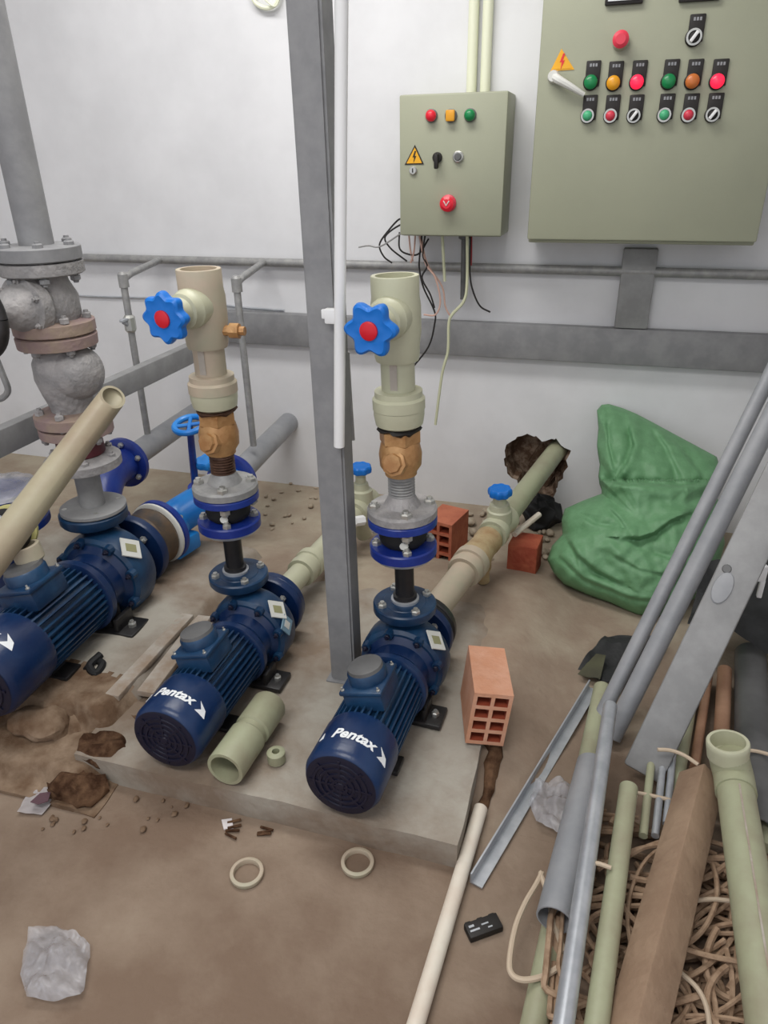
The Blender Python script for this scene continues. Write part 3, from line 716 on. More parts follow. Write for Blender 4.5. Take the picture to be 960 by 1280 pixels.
f = ob('near_flange', lathe(NB(), f2, d2, [(0,.07),(0,.112),(.004,.118),(.022,.118),(.026,.1)], 36), BLUE, t)
b = NB(); cyl(b, f2+V((0,0,-.05)), V((f2.x,f2.y,.085)), .03); ob('support_leg', b, STRUT, t)
# large blue flanged drum at far left edge, wrapped in clear film
c = oy(-6,612,-1.42)
t = thing('blue_valve', 'wide blue flanged valve top wrapped in clear film at left edge', 'valve', V((c.x,c.y,.12)))
f = ob('top_flange', lathe(NB(), c+V((0,0,-.05)), (0,0,1), [(0,.08),(.0,.14),(.006,.148),(.03,.148),(.034,.14),(.034,.1),(.05,.09),(.05,.001)], 44), BLUE, t)
bolts(f, c+V((0,0,-.016)), (0,0,1), .12, 8, CHROME, .013, .014)
ob('lower_flange', lathe(NB(), c+V((0,0,-.13)), (0,0,1), [(0,.08),(0,.136),(.004,.142),(.028,.142),(.03,.08)], 44), BLUE, t)
ob('neck', lathe(NB(), c+V((0,0,-.16)), (0,0,1), [(0,.08),(.15,.08)], 30), SKY, t)
ob('plastic_film', rough(lathe(NB(), c+V((0,0,-.004)), (0,0,1), [(0,.132),(.012,.125),(.02,.1),(.022,.06),(.022,.001)], 44), .012, 22, 3), PLAST, t)
b = NB(); lathe(b, V((c.x,c.y,.12)), (0,0,1), [(0,.12),(.02,.12),(.03,.09),(c.z-.29,.08)], 30); ob('body', b, NAVY, t)
# ringed joint peeping under it
c = oy(2,668,-1.66)
t = thing('ring_joint', 'black and yellow ringed rubber joint at left edge behind the leaning pipe', 'pipe joint', V((c.x,c.y,c.z-.1)))
D = V((.35,-.9,.25)).normalized()
ob('black_sleeve', lathe(NB(), c-D*.06, D, [(0,.06),(.02,.068),(.06,.062),(.1,.068),(.12,.06)], 32), RUBBER, t)
ob('yellow_ring', lathe(NB(), c-D*.08, D, [(0,.06),(.004,.074),(.018,.074),(.022,.06)], 32), GOLDR, t)
ob('steel_ring', lathe(NB(), c+D*.05, D, [(0,.06),(.004,.072),(.014,.072),(.018,.06)], 32), GALVL, t)

# ---------------------------------------------------------------- left steel riser
X1, Y1 = -1.56, -1.30
def L1(z, prof, seg=32): return lathe(NB(), (X1,Y1,z), (0,0,1), prof, seg)
ob('steel_pipe', cyl(NB(), (X1,Y1,1.292), (X1,Y1,ZC-.001), .047, seg=28), STRUT, None, 'tall grey steel pipe rising from flanged gate valve at left', 'pipe')
t = thing('gate_valve', 'grey cast gate valve with black handwheel on the left steel riser', 'valve', (X1,Y1,1.03))
f = ob('pipe_flange', L1(1.25, [(0,.11),(.004,.116),(.036,.116),(.04,.11),(.042,.06)]), STRUT, t); bolts(f, (X1,Y1,1.288), (0,0,1), .095, 6, STRUT, .015, .014, .2, both=.08)
f = ob('upper_flange', L1(1.212, [(0,.11),(.004,.116),(.034,.116),(.036,.1)]), CAST, t)
ob('body', L1(1.05, [(0,.06),(.02,.07),(.05,.084),(.1,.084),(.14,.066),(.17,.06)]), CAST, t)
f = ob('lower_flange', L1(1.045, [(0,.11),(.004,.116),(.034,.116),(.038,.1),(.042,.06)]), RUST, t)
bolts(f, (X1,Y1,1.084), (0,0,1), .095, 6, CAST, .014, .016, .5, both=.075)
bd = V((-.15,-1,.02)).normalized(); bc = V((X1,Y1,1.13))
bn = ob('bonnet', lathe(NB(), bc, bd, [(0,.06),(.04,.07),(.06,.085),(.075,.085),(.077,.085),(.095,.085),(.1,.07),(.14,.05),(.16,.034),(.19,.03)], 32), CAST, t)
bolts(bn, bc+bd*.096, bd, .074, 6, CAST, .009, .01)
b = NB(); cyl(b, bc+bd*.18, bc+bd*.30, .013); ob('stem', b, GALV, t)
b = NB(); x_, y_, _ = basis(bd); hc = bc+bd*.245
tube(b, [hc+(x_*math.cos(a)+y_*math.sin(a))*.1 for a in [2*PI*i/40 for i in range(41)]], .016, 12, caps=False)
for k in range(4): tube(b, [hc, hc+(x_*math.cos(k*PI/2+.5)+y_*math.sin(k*PI/2+.5))*.1], .011, 8)
lathe(b, hc-bd*.02, bd, [(0,.026),(.04,.026)], 18); ob('handwheel', b, BLACK, t)
t = thing('swing_check_valve', 'grey bulbous check valve with rusty flanges on left steel riser', 'valve', (X1,Y1,.76))
f = ob('upper_flange', L1(1.004, [(0,.1),(.004,.114),(.034,.116),(.038,.11)]), RUST, t)
b = L1(.80, [(0,.06),(.02,.062),(.06,.075),(.11,.088),(.16,.086),(.19,.07),(.205,.06)])
ob('body', b, CAST, t)
ob('cover_bulge', lathe(NB(), (X1+.03,Y1,.925), (1,-.1,.12), [(0,.085),(.03,.082),(.06,.07),(.085,.045),(.094,.012),(.095,.001)], 30), CAST, t)
f = ob('lower_flange', L1(.765, [(0,.1),(.004,.116),(.034,.116),(.038,.1),(.042,.06)]), RUST, t); bolts(f, (X1,Y1,.803), (0,0,1), .095, 6, CAST, .014, .016, .8, both=.075)
t = thing('spool_pipe', 'maroon topped pipe spool between check valve and largest pump', 'pipe', (X1,Y1,.46))
f = ob('upper_flange', L1(.728, [(0,.1),(.004,.112),(.03,.112),(.034,.1)]), RUST, t)
ob('maroon_collar', L1(.66, [(0,.07),(.004,.074),(.06,.07),(.068,.066)]), MAROON, t)
f = ob('middle_flange', L1(.615, [(0,.09),(.004,.118),(.03,.118),(.034,.112),(.045,.07)]), CAST, t); bolts(f, (X1,Y1,.648), (0,0,1), .098, 6, CAST, .013, .014, .2)
ob('pipe', L1(.462, [(0,.04),(.155,.04)]), STRUTL, t)
f = ob('lower_flange', L1(.459, [(0,.06),(0,.1),(.004,.106),(.014,.106),(.018,.1),(.02,.05)]), STRUTL, t)
# small rod at left edge
b = NB(); tube(b, [oy(-8,440,-1.3),oy(4,470,-1.3),oy(10,488,-1.3),oy(2,498,-1.3),oy(-12,500,-1.3)], .010, 10, 4)
ob('bent_rod', b, GALV, None, 'bent grey rod below the black handwheel at left edge', 'rod')

# pale green pipe leaning across the left
pa = od(141,496,1.86); pb = od(-4,690,1.56); dd = (pb-pa).normalized()
end = pa+dd*((.07-pa.z)/dd.z)
bm = NB(); lathe(bm, pa, dd, [(0.0,.026),(0.0,.033),(.6,.037),((end-pa).length,.044),((end-pa).length,.036),(.3,.027)], 32, False, False)
tc_ = (CAM-pa).normalized(); dp = (-dd-tc_*(-dd).dot(tc_)).normalized(); nc = (dp*.92+tc_*.42).normalized()
for v in bm.verts:
    if (v.co-pa).dot(dd) < .01:
        w = v.co-pa; v.co = v.co - dd*(w.dot(nc)/dd.dot(nc))
ob('leaning_pipe', bm, mat('grimy_plastic',(158,150,126),.55,rgb2=(142,126,106),scale=4), None, 'long pale dusty plastic pipe leaning across the left pump', 'pipe')

# ---------------------------------------------------------------- bricks
def hollow_brick(c, size, R, label, cols, rows, m=BRICK, group=None):
    """face with holes looks along local -Y; built as outer shell plus webs so the holes run through"""
    W, Lg, H = size
    t = thing('hollow_brick', label, 'brick', V(c), group) if False else None
    bm = NB(); Rm = Matrix.Translation(V(c)) @ R.to_4x4()
    wl = W*.10; wh = H*.07
    xs = [-W/2]; cw = (W-(cols+1)*wl)/cols; ch = (H-(rows+1)*wh)/rows
    gx = []; x = -W/2
    for i in range(cols): gx += [x, x+wl]; x += wl+cw
    gx += [x, x+wl]
    gz = []; z = 0
    for i in range(rows): gz += [z, z+wh]; z += wh+ch
    gz += [z, z+wh]
    def quad(p, mi=0):
        f = bm.faces.new([bm.verts.new(q) for q in p]); f.material_index = mi
    for sgn, y in ((-1,-Lg/2),(1,Lg/2)):
        for i in range(len(gx)-1):
            for j in range(len(gz)-1):
                if i % 2 == 1 and j % 2 == 1: continue
                quad([(gx[i],y,gz[j]),(gx[i+1],y,gz[j]),(gx[i+1],y,gz[j+1]),(gx[i],y,gz[j+1])])
    for i in range(1, len(gx)-1, 2):
        for j in range(1, len(gz)-1, 2):
            a0, a1, b0, b1 = gx[i], gx[i+1], gz[j], gz[j+1]
            ring = [(a0,b0),(a1,b0),(a1,b1),(a0,b1)]
            for k in range(4):
                p, q = ring[k], ring[(k+1)%4]
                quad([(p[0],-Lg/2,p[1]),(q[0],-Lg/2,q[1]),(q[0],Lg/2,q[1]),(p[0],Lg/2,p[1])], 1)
    for p, q in (((gx[0],0),(gx[-1],0)),((gx[-1],0),(gx[-1],gz[-1])),((gx[-1],gz[-1]),(gx[0],gz[-1])),((gx[0],gz[-1]),(gx[0],0))):
        n = 9
        for k in range(n):   # ribbed long faces
            u0, u1 = k/n, (k+1)/n
            P = V((p[0]+(q[0]-p[0])*u0,0,p[1]+(q[1]-p[1])*u0)); Q = V((p[0]+(q[0]-p[0])*u1,0,p[1]+(q[1]-p[1])*u1))
            quad([(P.x,-Lg/2,P.z),(Q.x,-Lg/2,Q.z),(Q.x,Lg/2,Q.z),(P.x,Lg/2,P.z)])
    bmesh.ops.remove_doubles(bm, verts=bm.verts[:], dist=.0001)
    bm.transform(Rm)
    return ob('hollow_brick', bm, [m, BRICKH], None, label, 'brick', group, smooth=False)
q = oz(603,929,.083)
hollow_brick(q+V((-.02,.09,.003)), (.102,.20,.172), rotz(math.radians(15)) @ Matrix.Rotation(math.radians(6),3,'Y'), 'orange hollow brick standing at plinth edge beside right pump', 2, 4)
q = oz(556,706,.0)
hollow_brick(q+V((-.012,.08,0.0)), (.12,.16,.19), rotz(math.radians(-14)), 'dusty orange hollow brick behind the right riser', 2, 4, mat('dusty_brick',(186,110,82),.9,rgb2=(166,92,68),scale=14,bump=.4))
q = oz(649,722,.0)
hollow_brick(q+V((.01,.06,.0)), (.115,.12,.155), rotz(math.radians(4)) , 'dark red hollow brick under the ivory suction pipe', 1, 2, BRICKR) if False else None
b = NB(); box(b, q+V((.01,.062,.07)), (.115,.12,.14), rotz(math.radians(-6)), .005)
ob('brick', rough(b,.003,20), BRICKR, None, 'dark red solid brick under the ivory suction pipe', 'brick')

# ---------------------------------------------------------------- green sack
def sack():
    out = [(746,513),(752,506),(761,505),(778,510),(795,517),(818,529),(840,541),(868,556),(896,571),(902,590),(894,612),(902,640),(906,680),(896,715),(872,745),(845,765),(820,773),(799,771),(778,762),(757,752),(731,742),(705,730),(692,716),(684,700),(690,682),(703,668),(702,650),(706,636),(728,626),(752,617),(752,606),(748,595),(750,578),(746,556),(748,535)]
    C0 = V((806,655)); N = len(out)
    # resample
    pts = []
    for i in range(N):
        a, b2 = V(out[i]), V(out[(i+1)%N])
        for k in range(7): pts.append(a.lerp(b2, k/7))
    n = len(pts)
    # inclined mid-plane: foot on the floor, top against the wall
    def plane(x, y):
        d = ray(x, y); n_ = V((0,-.62,.78)).normalized(); p0 = V((.25,-.70,.0))
        t = (p0-CAM).dot(n_)/d.dot(n_); return CAM+d*t
    # (polyline, height, width, side): the cloth stands up on one side of the line and drops on the other
    folds = [([(744,599),(775,605),(805,605),(850,608),(890,604)], .075, 15, -1), ([(776,672),(800,673),(818,667),(838,652),(870,638)], .055, 13, 1),
             ([(706,668),(722,694),(745,714),(782,732)], .035, 12, 1), ([(784,526),(792,556),(783,580),(768,600)], .050, 13, 1), ([(694,690),(730,724),(790,748),(830,752)], .022, 9, 1),
             ([(812,528),(834,560),(852,600)], .030, 14, 1), ([(757,518),(760,556),(768,592)], .025, 9, -1), ([(718,640),(745,656),(774,660)], .025, 10, -1), ([(810,690),(850,702),(890,690)], .022, 11, -1),
             ([(757,630),(776,650),(786,668)], .022, 8, 1), ([(700,655),(716,684),(726,716)], .018, 8, 1), ([(840,545),(862,575),(880,600)], .02, 10, -1), ([(760,690),(800,712),(850,722)], .016, 9, 1)]
    def sdist(p, pl):
        best = None
        for i in range(len(pl)-1):
            a, b2 = V(pl[i]), V(pl[i+1]); ab = b2-a; t = max(0, min(1, (p-a).dot(ab)/ab.length_squared)); w = p-a-ab*t
            if best is None or w.length < abs(best): best = w.length*(1 if ab.x*w.y-ab.y*w.x < 0 else -1)
        e = min((p-V(pl[0])).length, (p-V(pl[-1])).length)
        return best, min(1, e/14)
    def feat(p):
        h = 0
        for pl, dp, w, side in folds:
            d, e = sdist(p, pl); d *= side
            st = math.tanh(d/1.8)
            h += e*(dp*.5*st*math.exp(-(d/w)**2) if d > 0 else dp*.5*st*math.exp(-(d/(w*.55))**2))
        return h
    bm = NB(); nrm = V((0,-.62,.78)).normalized(); M = 64; rings = []
    for k in range(M+1):
        r = 1-k/(M+1)
        ring = []
        for p in pts:
            q = C0+(p-C0)*r; w = plane(q.x, q.y)
            bulge = (.24 if q.y > 600 else .13)*math.sqrt(max(0, 1-r**2.2))
            fade = min(1, (1-r)*9)
            h = bulge + fade*(feat(q) + .02*noise.noise(V((q.x*.03,q.y*.03,1))) + .010*noise.noise(V((q.x*.08,q.y*.08,4))))
            w = w+nrm*h
            # keep the silhouette where the photo has it while bulging
            ring.append(bm.verts.new(CAM + ray(q.x, q.y)*((w-CAM).dot(FW))))
        rings.append(ring)
    for a, b2 in zip(rings, rings[1:]):
        for i in range(n): bm.faces.new((a[i], a[(i+1)%n], b2[(i+1)%n], b2[i]))
    bm.faces.new(rings[-1])
    # underside: back half bulging away to the wall and floor
    prev = rings[0]
    for sc, bk in ((.96,.05),(.8,.11),(.5,.15)):
        cur = []
        for p in pts:
            q = C0+(p-C0)*sc; w = plane(q.x, q.y)-nrm*bk; w.z = max(.004, w.z); w.y = min(-.01, w.y); cur.append(bm.verts.new(w))
        for i in range(n): bm.faces.new((prev[i], cur[i], cur[(i+1)%n], prev[(i+1)%n]))
        prev = cur
    bm.faces.new(prev[::-1])
    for v in bm.verts: v.co.z = max(.003, v.co.z); v.co.y = min(-.008, v.co.y)
    ob('rubble_sack', bm, SACK, None, 'green woven plastic sack slumped against the back wall', 'sack', ang=60)
sack()

# black rag and bits under the wall hole
def crumple(name, poly_px, z, amp, m, label, cat, th=.004, seed=1, nsub=10, up=.0, freq=9):
    P = [oz(x, y, z) for x, y in poly_px]; c = sum(P, V())/len(P); bm = NB(); rings = []
    n = 0; R = []
    for i in range(len(P)):
        a, b2 = P[i], P[(i+1)%len(P)]
        for k in range(6): R.append(a.lerp(b2, k/6))
    n = len(R)
    for k in range(nsub+1):
        r = 1-k/(nsub+.5); ring = []
        for p in R:
            q = c+(p-c)*r; dz = amp*abs(noise.noise(q*freq+V((seed,0,0))))+amp*.5*abs(noise.noise(q*freq*2.4+V((0,seed,0)))) + up*math.sqrt(1-r*r)
            ring.append(bm.verts.new(q+V((0,0,dz))))
        rings.append(ring)
    for a, b2 in zip(rings, rings[1:]):
        for i in range(n): bm.faces.new((a[i], a[(i+1)%n], b2[(i+1)%n], b2[i]))
    bm.faces.new(rings[-1])
    ret = bmesh.ops.solidify(bm, geom=bm.faces[:], thickness=th)
    return ob(name, bm, m, None, label, cat, ang=50)
b = NB(); bmesh.ops.create_icosphere(b, subdivisions=4, radius=1.0)
c = oz(676,640,.06); c.y = max(c.y,-.42)
for v in b.verts:
    v.co = V((v.co.x*.08, v.co.y*.09, v.co.z*.07)); v.co += noise.noise_vector(v.co*22)*.035; v.co += c; v.co.z = max(.004, v.co.z)
ob('black_rag', b, RUBBER, None, 'crumpled black rag on the floor below the wall hole', 'rag', ang=60)
b = NB(); a = oz(643,668,.165); tube(b, [a, oz(674,643,.19)], .012, 10); ob('pipe_offcut', b, WPIPE, None, 'short white pipe offcut lying over dark red brick', 'pipe')
# mortar crumbs and rubble near the wall
def pebble(x, y, r, z=0.0, m=CHIP):
    b = NB(); bmesh.ops.create_icosphere(b, subdivisions=2, radius=1.0); sd = random.uniform(0,50)
    p = oz(x, y, z); sx, sy, sz = (r*random.uniform(.7,1.4) for _ in range(3))
    for v in b.verts:
        v.co = V((v.co.x*sx, v.co.y*sy, v.co.z*sz*.6)); v.co += noise.noise_vector(v.co/r*.9+V((sd,0,0)))*r*.35; v.co += p+V((0,0,sz*.45))
    zm = min(v.co.z for v in b.verts)
    for v in b.verts: v.co.z += z+.0005-zm
    return b
random.seed(21)
for i in range(34):
    x, y = random.uniform(585,690), random.uniform(652,705)
    if random.random() < .3: x, y = random.uniform(560,620), random.uniform(640,660)
    ob('mortar_crumb', pebble(x, y, random.uniform(.008,.022)), CHIP, None, 'pale mortar crumb in rubble strip between bricks and sack', 'rubble', 'mortar crumbs by the back wall')
for i in range(22):
    x, y = random.uniform(330,395), random.uniform(597,668)
    ob('mortar_crumb', pebble(x, y, random.uniform(.006,.014)), CHIP, None, 'pale mortar crumb on floor left of the steel post', 'rubble', 'mortar crumbs left of the post')
for i in range(22):
    x, y = random.uniform(20,250), random.uniform(1000,1045)
    ob('sand_clod', pebble(x, y, random.uniform(.003,.010)), SAND, None, 'brown sand clod on floor in front of the crumbling plinth', 'rubble', 'sand clods by the plinth front')
for i in range(12):
    x, y = random.uniform(596,660), random.uniform(935,985)
    ob('sand_clod', pebble(x, y, random.uniform(.005,.013)), DIRT, None, 'dark dirt clod on floor just below the orange brick', 'rubble', 'dirt clods below the orange brick')
b = NB()  # crevice at the plinth edge, its darkness put in as a brown strip
pts = [oz(598,950,.0),oz(612,945,.0),oz(606,985,.0),oz(592,1020,.0),oz(576,1062,.0),oz(570,1075,0)]
tube(b, [p+V((.012,0,.004)) for p in pts], lambda t: .022-.012*t, 10, 5)
for v in b.verts: v.co += noise.noise_vector(v.co*30)*.01; v.co.z = max(.001, min(.03, v.co.z))+pz2(v.co.x, v.co.y)
ob('dark_seam', b, DIRT, None, 'dark brown strip for the crevice along right edge of the low plinth', 'dirt', kind='stuff')
for (x, y, zz, r_), lab in (((52,905,.09,.055),'sandy chunk of broken plinth nearest the left edge'),((118,905,.07,.06),'sandy chunk of broken plinth below the largest pump'),((178,898,.07,.038),'sandy chunk of broken plinth beside the middle pump'),((30,960,.03,.04),'sandy chunk of broken plinth above the crumpled paper'),((150,955,.03,.04),'sandy chunk lying against front corner of the low plinth')):
    b = NB(); bmesh.ops.create_icosphere(b, subdivisions=4, radius=1.0); c = oz(x,y,zz-.02)
    for v in b.verts:
        v.co = V((v.co.x*r_*1.5, v.co.y*r_, v.co.z*r_*.75)); v.co += noise.noise_vector(v.co*14+V((x,y,0)))*.028+noise.noise_vector(v.co*45+V((x,0,0)))*.008; v.co += c; v.co.z = max(.003, v.co.z)
    ob('plinth_chunk', b, SAND, None, lab, 'rubble', 'broken plinth chunks', ang=30)
bm = NB(); tube(bm, [oz(108,838,.12), oz(118,826,.125), oz(128,830,.125), oz(120,842,.12), oz(112,832,.13), oz(126,818,.14)], .012, 8, 5); ob('cable_end', bm, RUBBER, None, 'short coiled black cable under the largest pump', 'cable')
# broken pocket in the crumbling plinth, its darkness drawn as a dark lump
b = NB(); bmesh.ops.create_icosphere(b, subdivisions=3, radius=1.0); c = oz(95,985,.02)
for v in b.verts: v.co = V((v.co.x*.075, v.co.y*.05, v.co.z*.04)); v.co += noise.noise_vector(v.co*30)*.025; v.co += c; v.co.z = max(.002, v.co.z)
ob('dark_clump', b, DIRT, None, 'dark clump for the broken pocket next to the crumpled white paper', 'dirt', ang=60)
for (x, y, r_), lab in (((130,935,.05),'dark dirt clump in broken corner left of middle pump'),((125,872,.035),'brown dirt clump on top of crumbling plinth')):
    b = NB(); bmesh.ops.create_icosphere(b, subdivisions=3, radius=1.0); c = oz(x,y,.07)
    for v in b.verts: v.co = V((v.co.x*r_*1.5, v.co.y*r_, v.co.z*r_*.5)); v.co += noise.noise_vector(v.co*30+V((x,0,0)))*.022; v.co += c
    ob('dark_clump', b, DIRT, None, lab, 'dirt', ang=60)

# boards and offcuts between large and middle pump
for (a, b_, w), lab in (((oz(182,868,.102),oz(255,772,.102),.055),'pale dusty board lying nearest the middle pump'),((oz(140,872,.118),oz(235,770,.118),.045),'narrow pale board lying beside the largest pump')):
    bm = NB(); d = b_-a; ang = math.atan2(d.y, d.x); box(bm, (a+b_)/2, (d.length, w, .02), rotz(ang), .003); ob('board', bm, PLANK, None, lab, 'board')
b = NB(); tube(b, [oz(190,754,.10), oz(262,712,.10)], .017, 14); ob('pipe_offcut', b, PPR, None, 'pale green thin pipe lying below the bright blue valve', 'pipe')
bm = NB(); tube(bm, [oz(136,808,.115),oz(146,822,.112),oz(142,838,.11),oz(128,842,.11)], .006, 8, 5); ob('cable_end', bm, REDW, None, 'short red cable end by the largest pump foot', 'cable')

# green coupling and bush in front of the middle pump
a = oz(281,962,.133); b_ = oz(338,880,.133); d = b_-a; L = d.length
bm = NB(); r = .05
lathe(bm, a, d, [(.10,.0005),(.10,r*.78),(.0,r*.8),(.0,r*.98),(.004,r),(L*.47,r),(L*.5,r*.86),(L*.56,r*.86),(L*.58,r*.98),(L*.97,r*.98),(L,r*.9),(L,.001)], 36, False, False)
ob('pipe_coupling', bm, PPRD, None, 'pale green plastic double coupling lying beside middle pump motor', 'pipe fitting')
bm = NB(); c = oz(346,951,.082); lathe(bm, c, (0,0,1), [(0,.02),(.002,.024),(.03,.024),(.034,.018),(.034,.010),(.01,.010),(.01,.0005)], 20)
ob('pipe_bush', bm, PPRD, None, 'tiny pale green bush standing right of the double coupling', 'pipe fitting')
for (x, y), lab in (((309,1094),'cream plastic ring on floor, left of the pair'),((447,1081),'cream plastic ring on floor, right of the pair')):
    c = oz(x, y, .0); bm = NB(); lathe(bm, c+V((0,0,.0005)), (0,0,1), [(0,.030),(0,.037),(.004,.039),(.012,.039),(.014,.036),(.014,.031),(.012,.030),(0,.030)], 36, False, False)
    ob('plastic_ring', bm, PPRT, None, lab, 'ring', 'cream plastic rings on the floor')
# scraps in front of plinth
bm = NB(); c = oz(300,1040,.0)
for k in range(7):
    p = oz(random.uniform(272,330), random.uniform(1028,1046), .004); a = random.uniform(-.6,.6)+.2
    tube(bm, [p, p+V((math.cos(a)*.035, math.sin(a)*.03, .003))], .0035, 6)
ob('twig_scraps', bm, DIRT, None, 'dark twig scraps on floor above the left cream ring', 'debris', kind='stuff')
bm = NB(); prism(bm, [oz(x,y,.001) for x,y in ((277,1026),(290,1024),(292,1036),(280,1038))], (0,0,.004)); ob('paper_scrap', bm, PAPER, None, 'tiny white scrap beside dark twigs in front of plinth', 'paper')
for (x0,y0,x1,y1),lab in (((645,902,657,914),'short pale stick right of the orange brick'),((640,862,664,868),'thin dark twig right of brick top')):
    bm = NB(); tube(bm, [oz(x0,y0,.006), oz(x1,y1,.006)], .006, 8); ob('stick', bm, CHIP if y0 > 880 else DIRT, None, lab, 'stick')
bm = NB(); tube(bm, [oz(586,778,.006), oz(612,770,.006)], .005, 8); ob('stick', bm, PPRT, None, 'thin pale stick on floor behind orange brick', 'stick')

# paper and bag at lower left
t = crumple('crumpled_paper', [(44,968),(72,975),(70,1000),(52,1019),(22,1017),(34,994)], .006, .02, PAPER, 'crumpled white printed paper on floor by crumbling plinth', 'paper', .002, 3, 8)
bm = NB(); 
pr = [oz(x, y, .030) for x, y in ((38,1003),(50,992),(64,990),(60,1002),(48,1006))]
prism(bm, pr, (0,0,.002)); ob('print_patch', bm, PURP, t, smooth=False)
crumple('plastic_bag', [(38,1165),(72,1160),(98,1172),(114,1186),(110,1222),(104,1252),(70,1258),(36,1252),(26,1220),(32,1188)], .004, .035, PLAST, 'clear crumpled plastic bag on floor at lower left', 'bag', .001, 5, 12, .02, 14)

# ---------------------------------------------------------------- pile on the right
def rod(name, p0, p1, r, m, label, cat='pipe', wall=0, seg=18, group=None):
    bm = NB()
    if wall: hollow(bm, p0, p1, r, wall, seg+6)
    else: tube(bm, [p0, p1], r, seg)
    return ob(name, bm, m, None, label, cat, group)
rod('white_pipe', oz(601,1010,.019), oz(511,1310,.019), .0175, WPIPE, 'long dusty white pipe on floor by the plinth corner', wall=.003)
# angle bar
a, b_ = oz(742,862,.02), oz(596,1108,.004); d = (b_-a).normalized(); sd = V((d.y,-d.x,0))*-1
bm = NB(); w = .031
sec = [(0,0),(w,0),(w,.004),(.004,.004),(.004,w),(0,w)]
prism(bm, [a+sd*(u-.018)+V((0,0,v)) for u, v in sec], b_-a)
ob('angle_bar', bm, GALVL, None, 'pale grey steel angle bar lying left of the pipe pile', 'bar')
rod('green_pipe', oz(753,860,.028), oz(664,1300,.028), .026, PPRD, 'dusty pale green pipe lowest in pile beneath grey pipe', wall=.004)
rod('grey_pipe', oz(740,955,.094), oz(693,1150,.094), .038, PVCG, 'fat grey pipe lying over the lowest green pipe', wall=.004)
rod('steel_tube', oz(763,882,.15), oz(700,1310,.15), .0185, GALVL, 'bright galvanized tube lying along left side of the pile', wall=.003)
rod('green_pipe', oz(786,984,.13), oz(742,1310,.13), .0215, PPRD, 'slim pale green pipe between bright tube and timber', wall=.005)
# timber
a, b_ = oz(879,962,.15), oz(792,1300,.15); d = b_-a; ang = math.atan2(d.y, d.x)
bm = NB(); box(bm, (a+b_)/2+V((0,0,-.030)), (d.length,.074,.074), rotz(ang) @ Matrix.Rotation(math.radians(47),3,'X'), .004)
for v in bm.verts: v.co += noise.noise_vector(v.co*7)*.003
ob('timber_beam', bm, WOOD, None, 'square grey brown timber beam lying on tangled cable', 'timber')
# big green pipe with angled socket end
e = oz(905,934,.26); k = oz(917,972,.17); far = oz(968,1310,.17)
t = thing('green_pipe', 'large pale green pipe with flared open socket at far end', 'pipe', V((k.x,k.y,.12)))
dirp = (far-k).normalized()
bm = NB(); tube(bm, [k+dirp*.01, far], .041, 30); ob('pipe_body', bm, PPRD, t)
up = V((-.16,.10,1)).normalized()
bm = NB(); c1 = k+V((-.004,.012,.01))
tube(bm, [k+dirp*.05, k+dirp*.0, k+V((-.008,.02,.020)), k+V((-.018,.03,.048))], .045, 30, 5, caps=True); ob('elbow_body', bm, PPRD, t)
bm = NB(); lathe(bm, k+V((-.016,.028,.036)), up, [(0,.04),(.0,.046),(.03,.048),(.04,.048),(.043,.046),(.043,.039),(.004,.037),(.004,.0005)], 36, False, False); ob('socket_rim', bm, PPR, t)
bm = NB(); n_ = V((.0,0,1)); prism(bm, [k+dirp*.06+V((-.004,0,.0412)), k+dirp*.06+V((.000,0,.0414)), far+V((.0,0,.0414)), far+V((-.004,0,.0412))], (0,0,.0008)); ob('print_line', bm, PLANK, t, smooth=False)
# channels and pipes beyond the timber
rod('steel_channel', oz(833,912,.085), oz(819,1045,.085), .009, GALVL, 'thin bright metal strip beside timber end, left of its twin', 'bar', group=None)
rod('steel_channel', oz(845,900,.085), oz(833,1030,.085), .009, GALVL, 'thin bright metal strip touching timber end, right of its twin', 'bar')
rod('green_pipe', oz(868,838,.05), oz(838,1010,.05), .022, PPRD, 'dusty green pipe far in the pile behind timber end', wall=.004)
rod('brown_pipe', oz(886,842,.045), oz(868,960,.045), .013, BROWNP, 'thin brown tube in the pile beside dusty green pipe')
rod('brown_pipe', oz(906,838,.06), oz(898,1000,.06), .021, BROWNP, 'thicker light brown tube leading under flared green socket')
rod('dark_pipe', oz(938,818,.065), oz(944,1040,.065), .046, DGREY, 'fat dark grey pipe right of the brown tubes', wall=.004)
rod('green_pipe', oz(962,945,.06), oz(956,1060,.06), .016, PPRD, 'slim green pipe at right edge beyond flared pipe')
rod('steel_channel', oz(815,945,.085), oz(804,1045,.085), .010, PPRD, 'slim olive strip under the leaning duct end', 'bar')
# leaning tubes and duct against the right wall
def lean(px0, px1, z0, dep_add=0.0):
    p = oz(*px0, z0); dep = (p-CAM).dot(FW); q = od(*px1, dep+dep_add); d = q-p
    return p, p+d*((XR-.07-p.x)/d.x)
p, q = lean((748,902), (957,480), .022, .02); rod('grey_tube', p, q, .021, PVCG, 'leftmost grey tube leaning up to the right above the sack', wall=.003)
p, q = lean((764,922), (985,480), .024, .0); rod('grey_tube', p, q, .027, PVCG, 'middle grey tube leaning between thin tube and wide duct', wall=.003)
p, q = lean((803,966), (1030,490), .05, .0)
t = thing('grey_duct', 'wide flat grey duct leaning up to the right in front of tubes', 'duct', p)
d = (q-p).normalized(); toc = (CAM-p).normalized(); sidev = d.cross(toc).normalized(); nv = sidev.cross(d).normalized()
R = Matrix((sidev, d, nv)).transposed(); bm = NB(); L = (q-p).length
box(bm, (p+q)/2, (.100, L, .05), R, .008); ob('shell', bm, STRUTL, t)
m0 = p.lerp(q, 0); hh = (oz(905,735,0)-CAM)
tt = .52
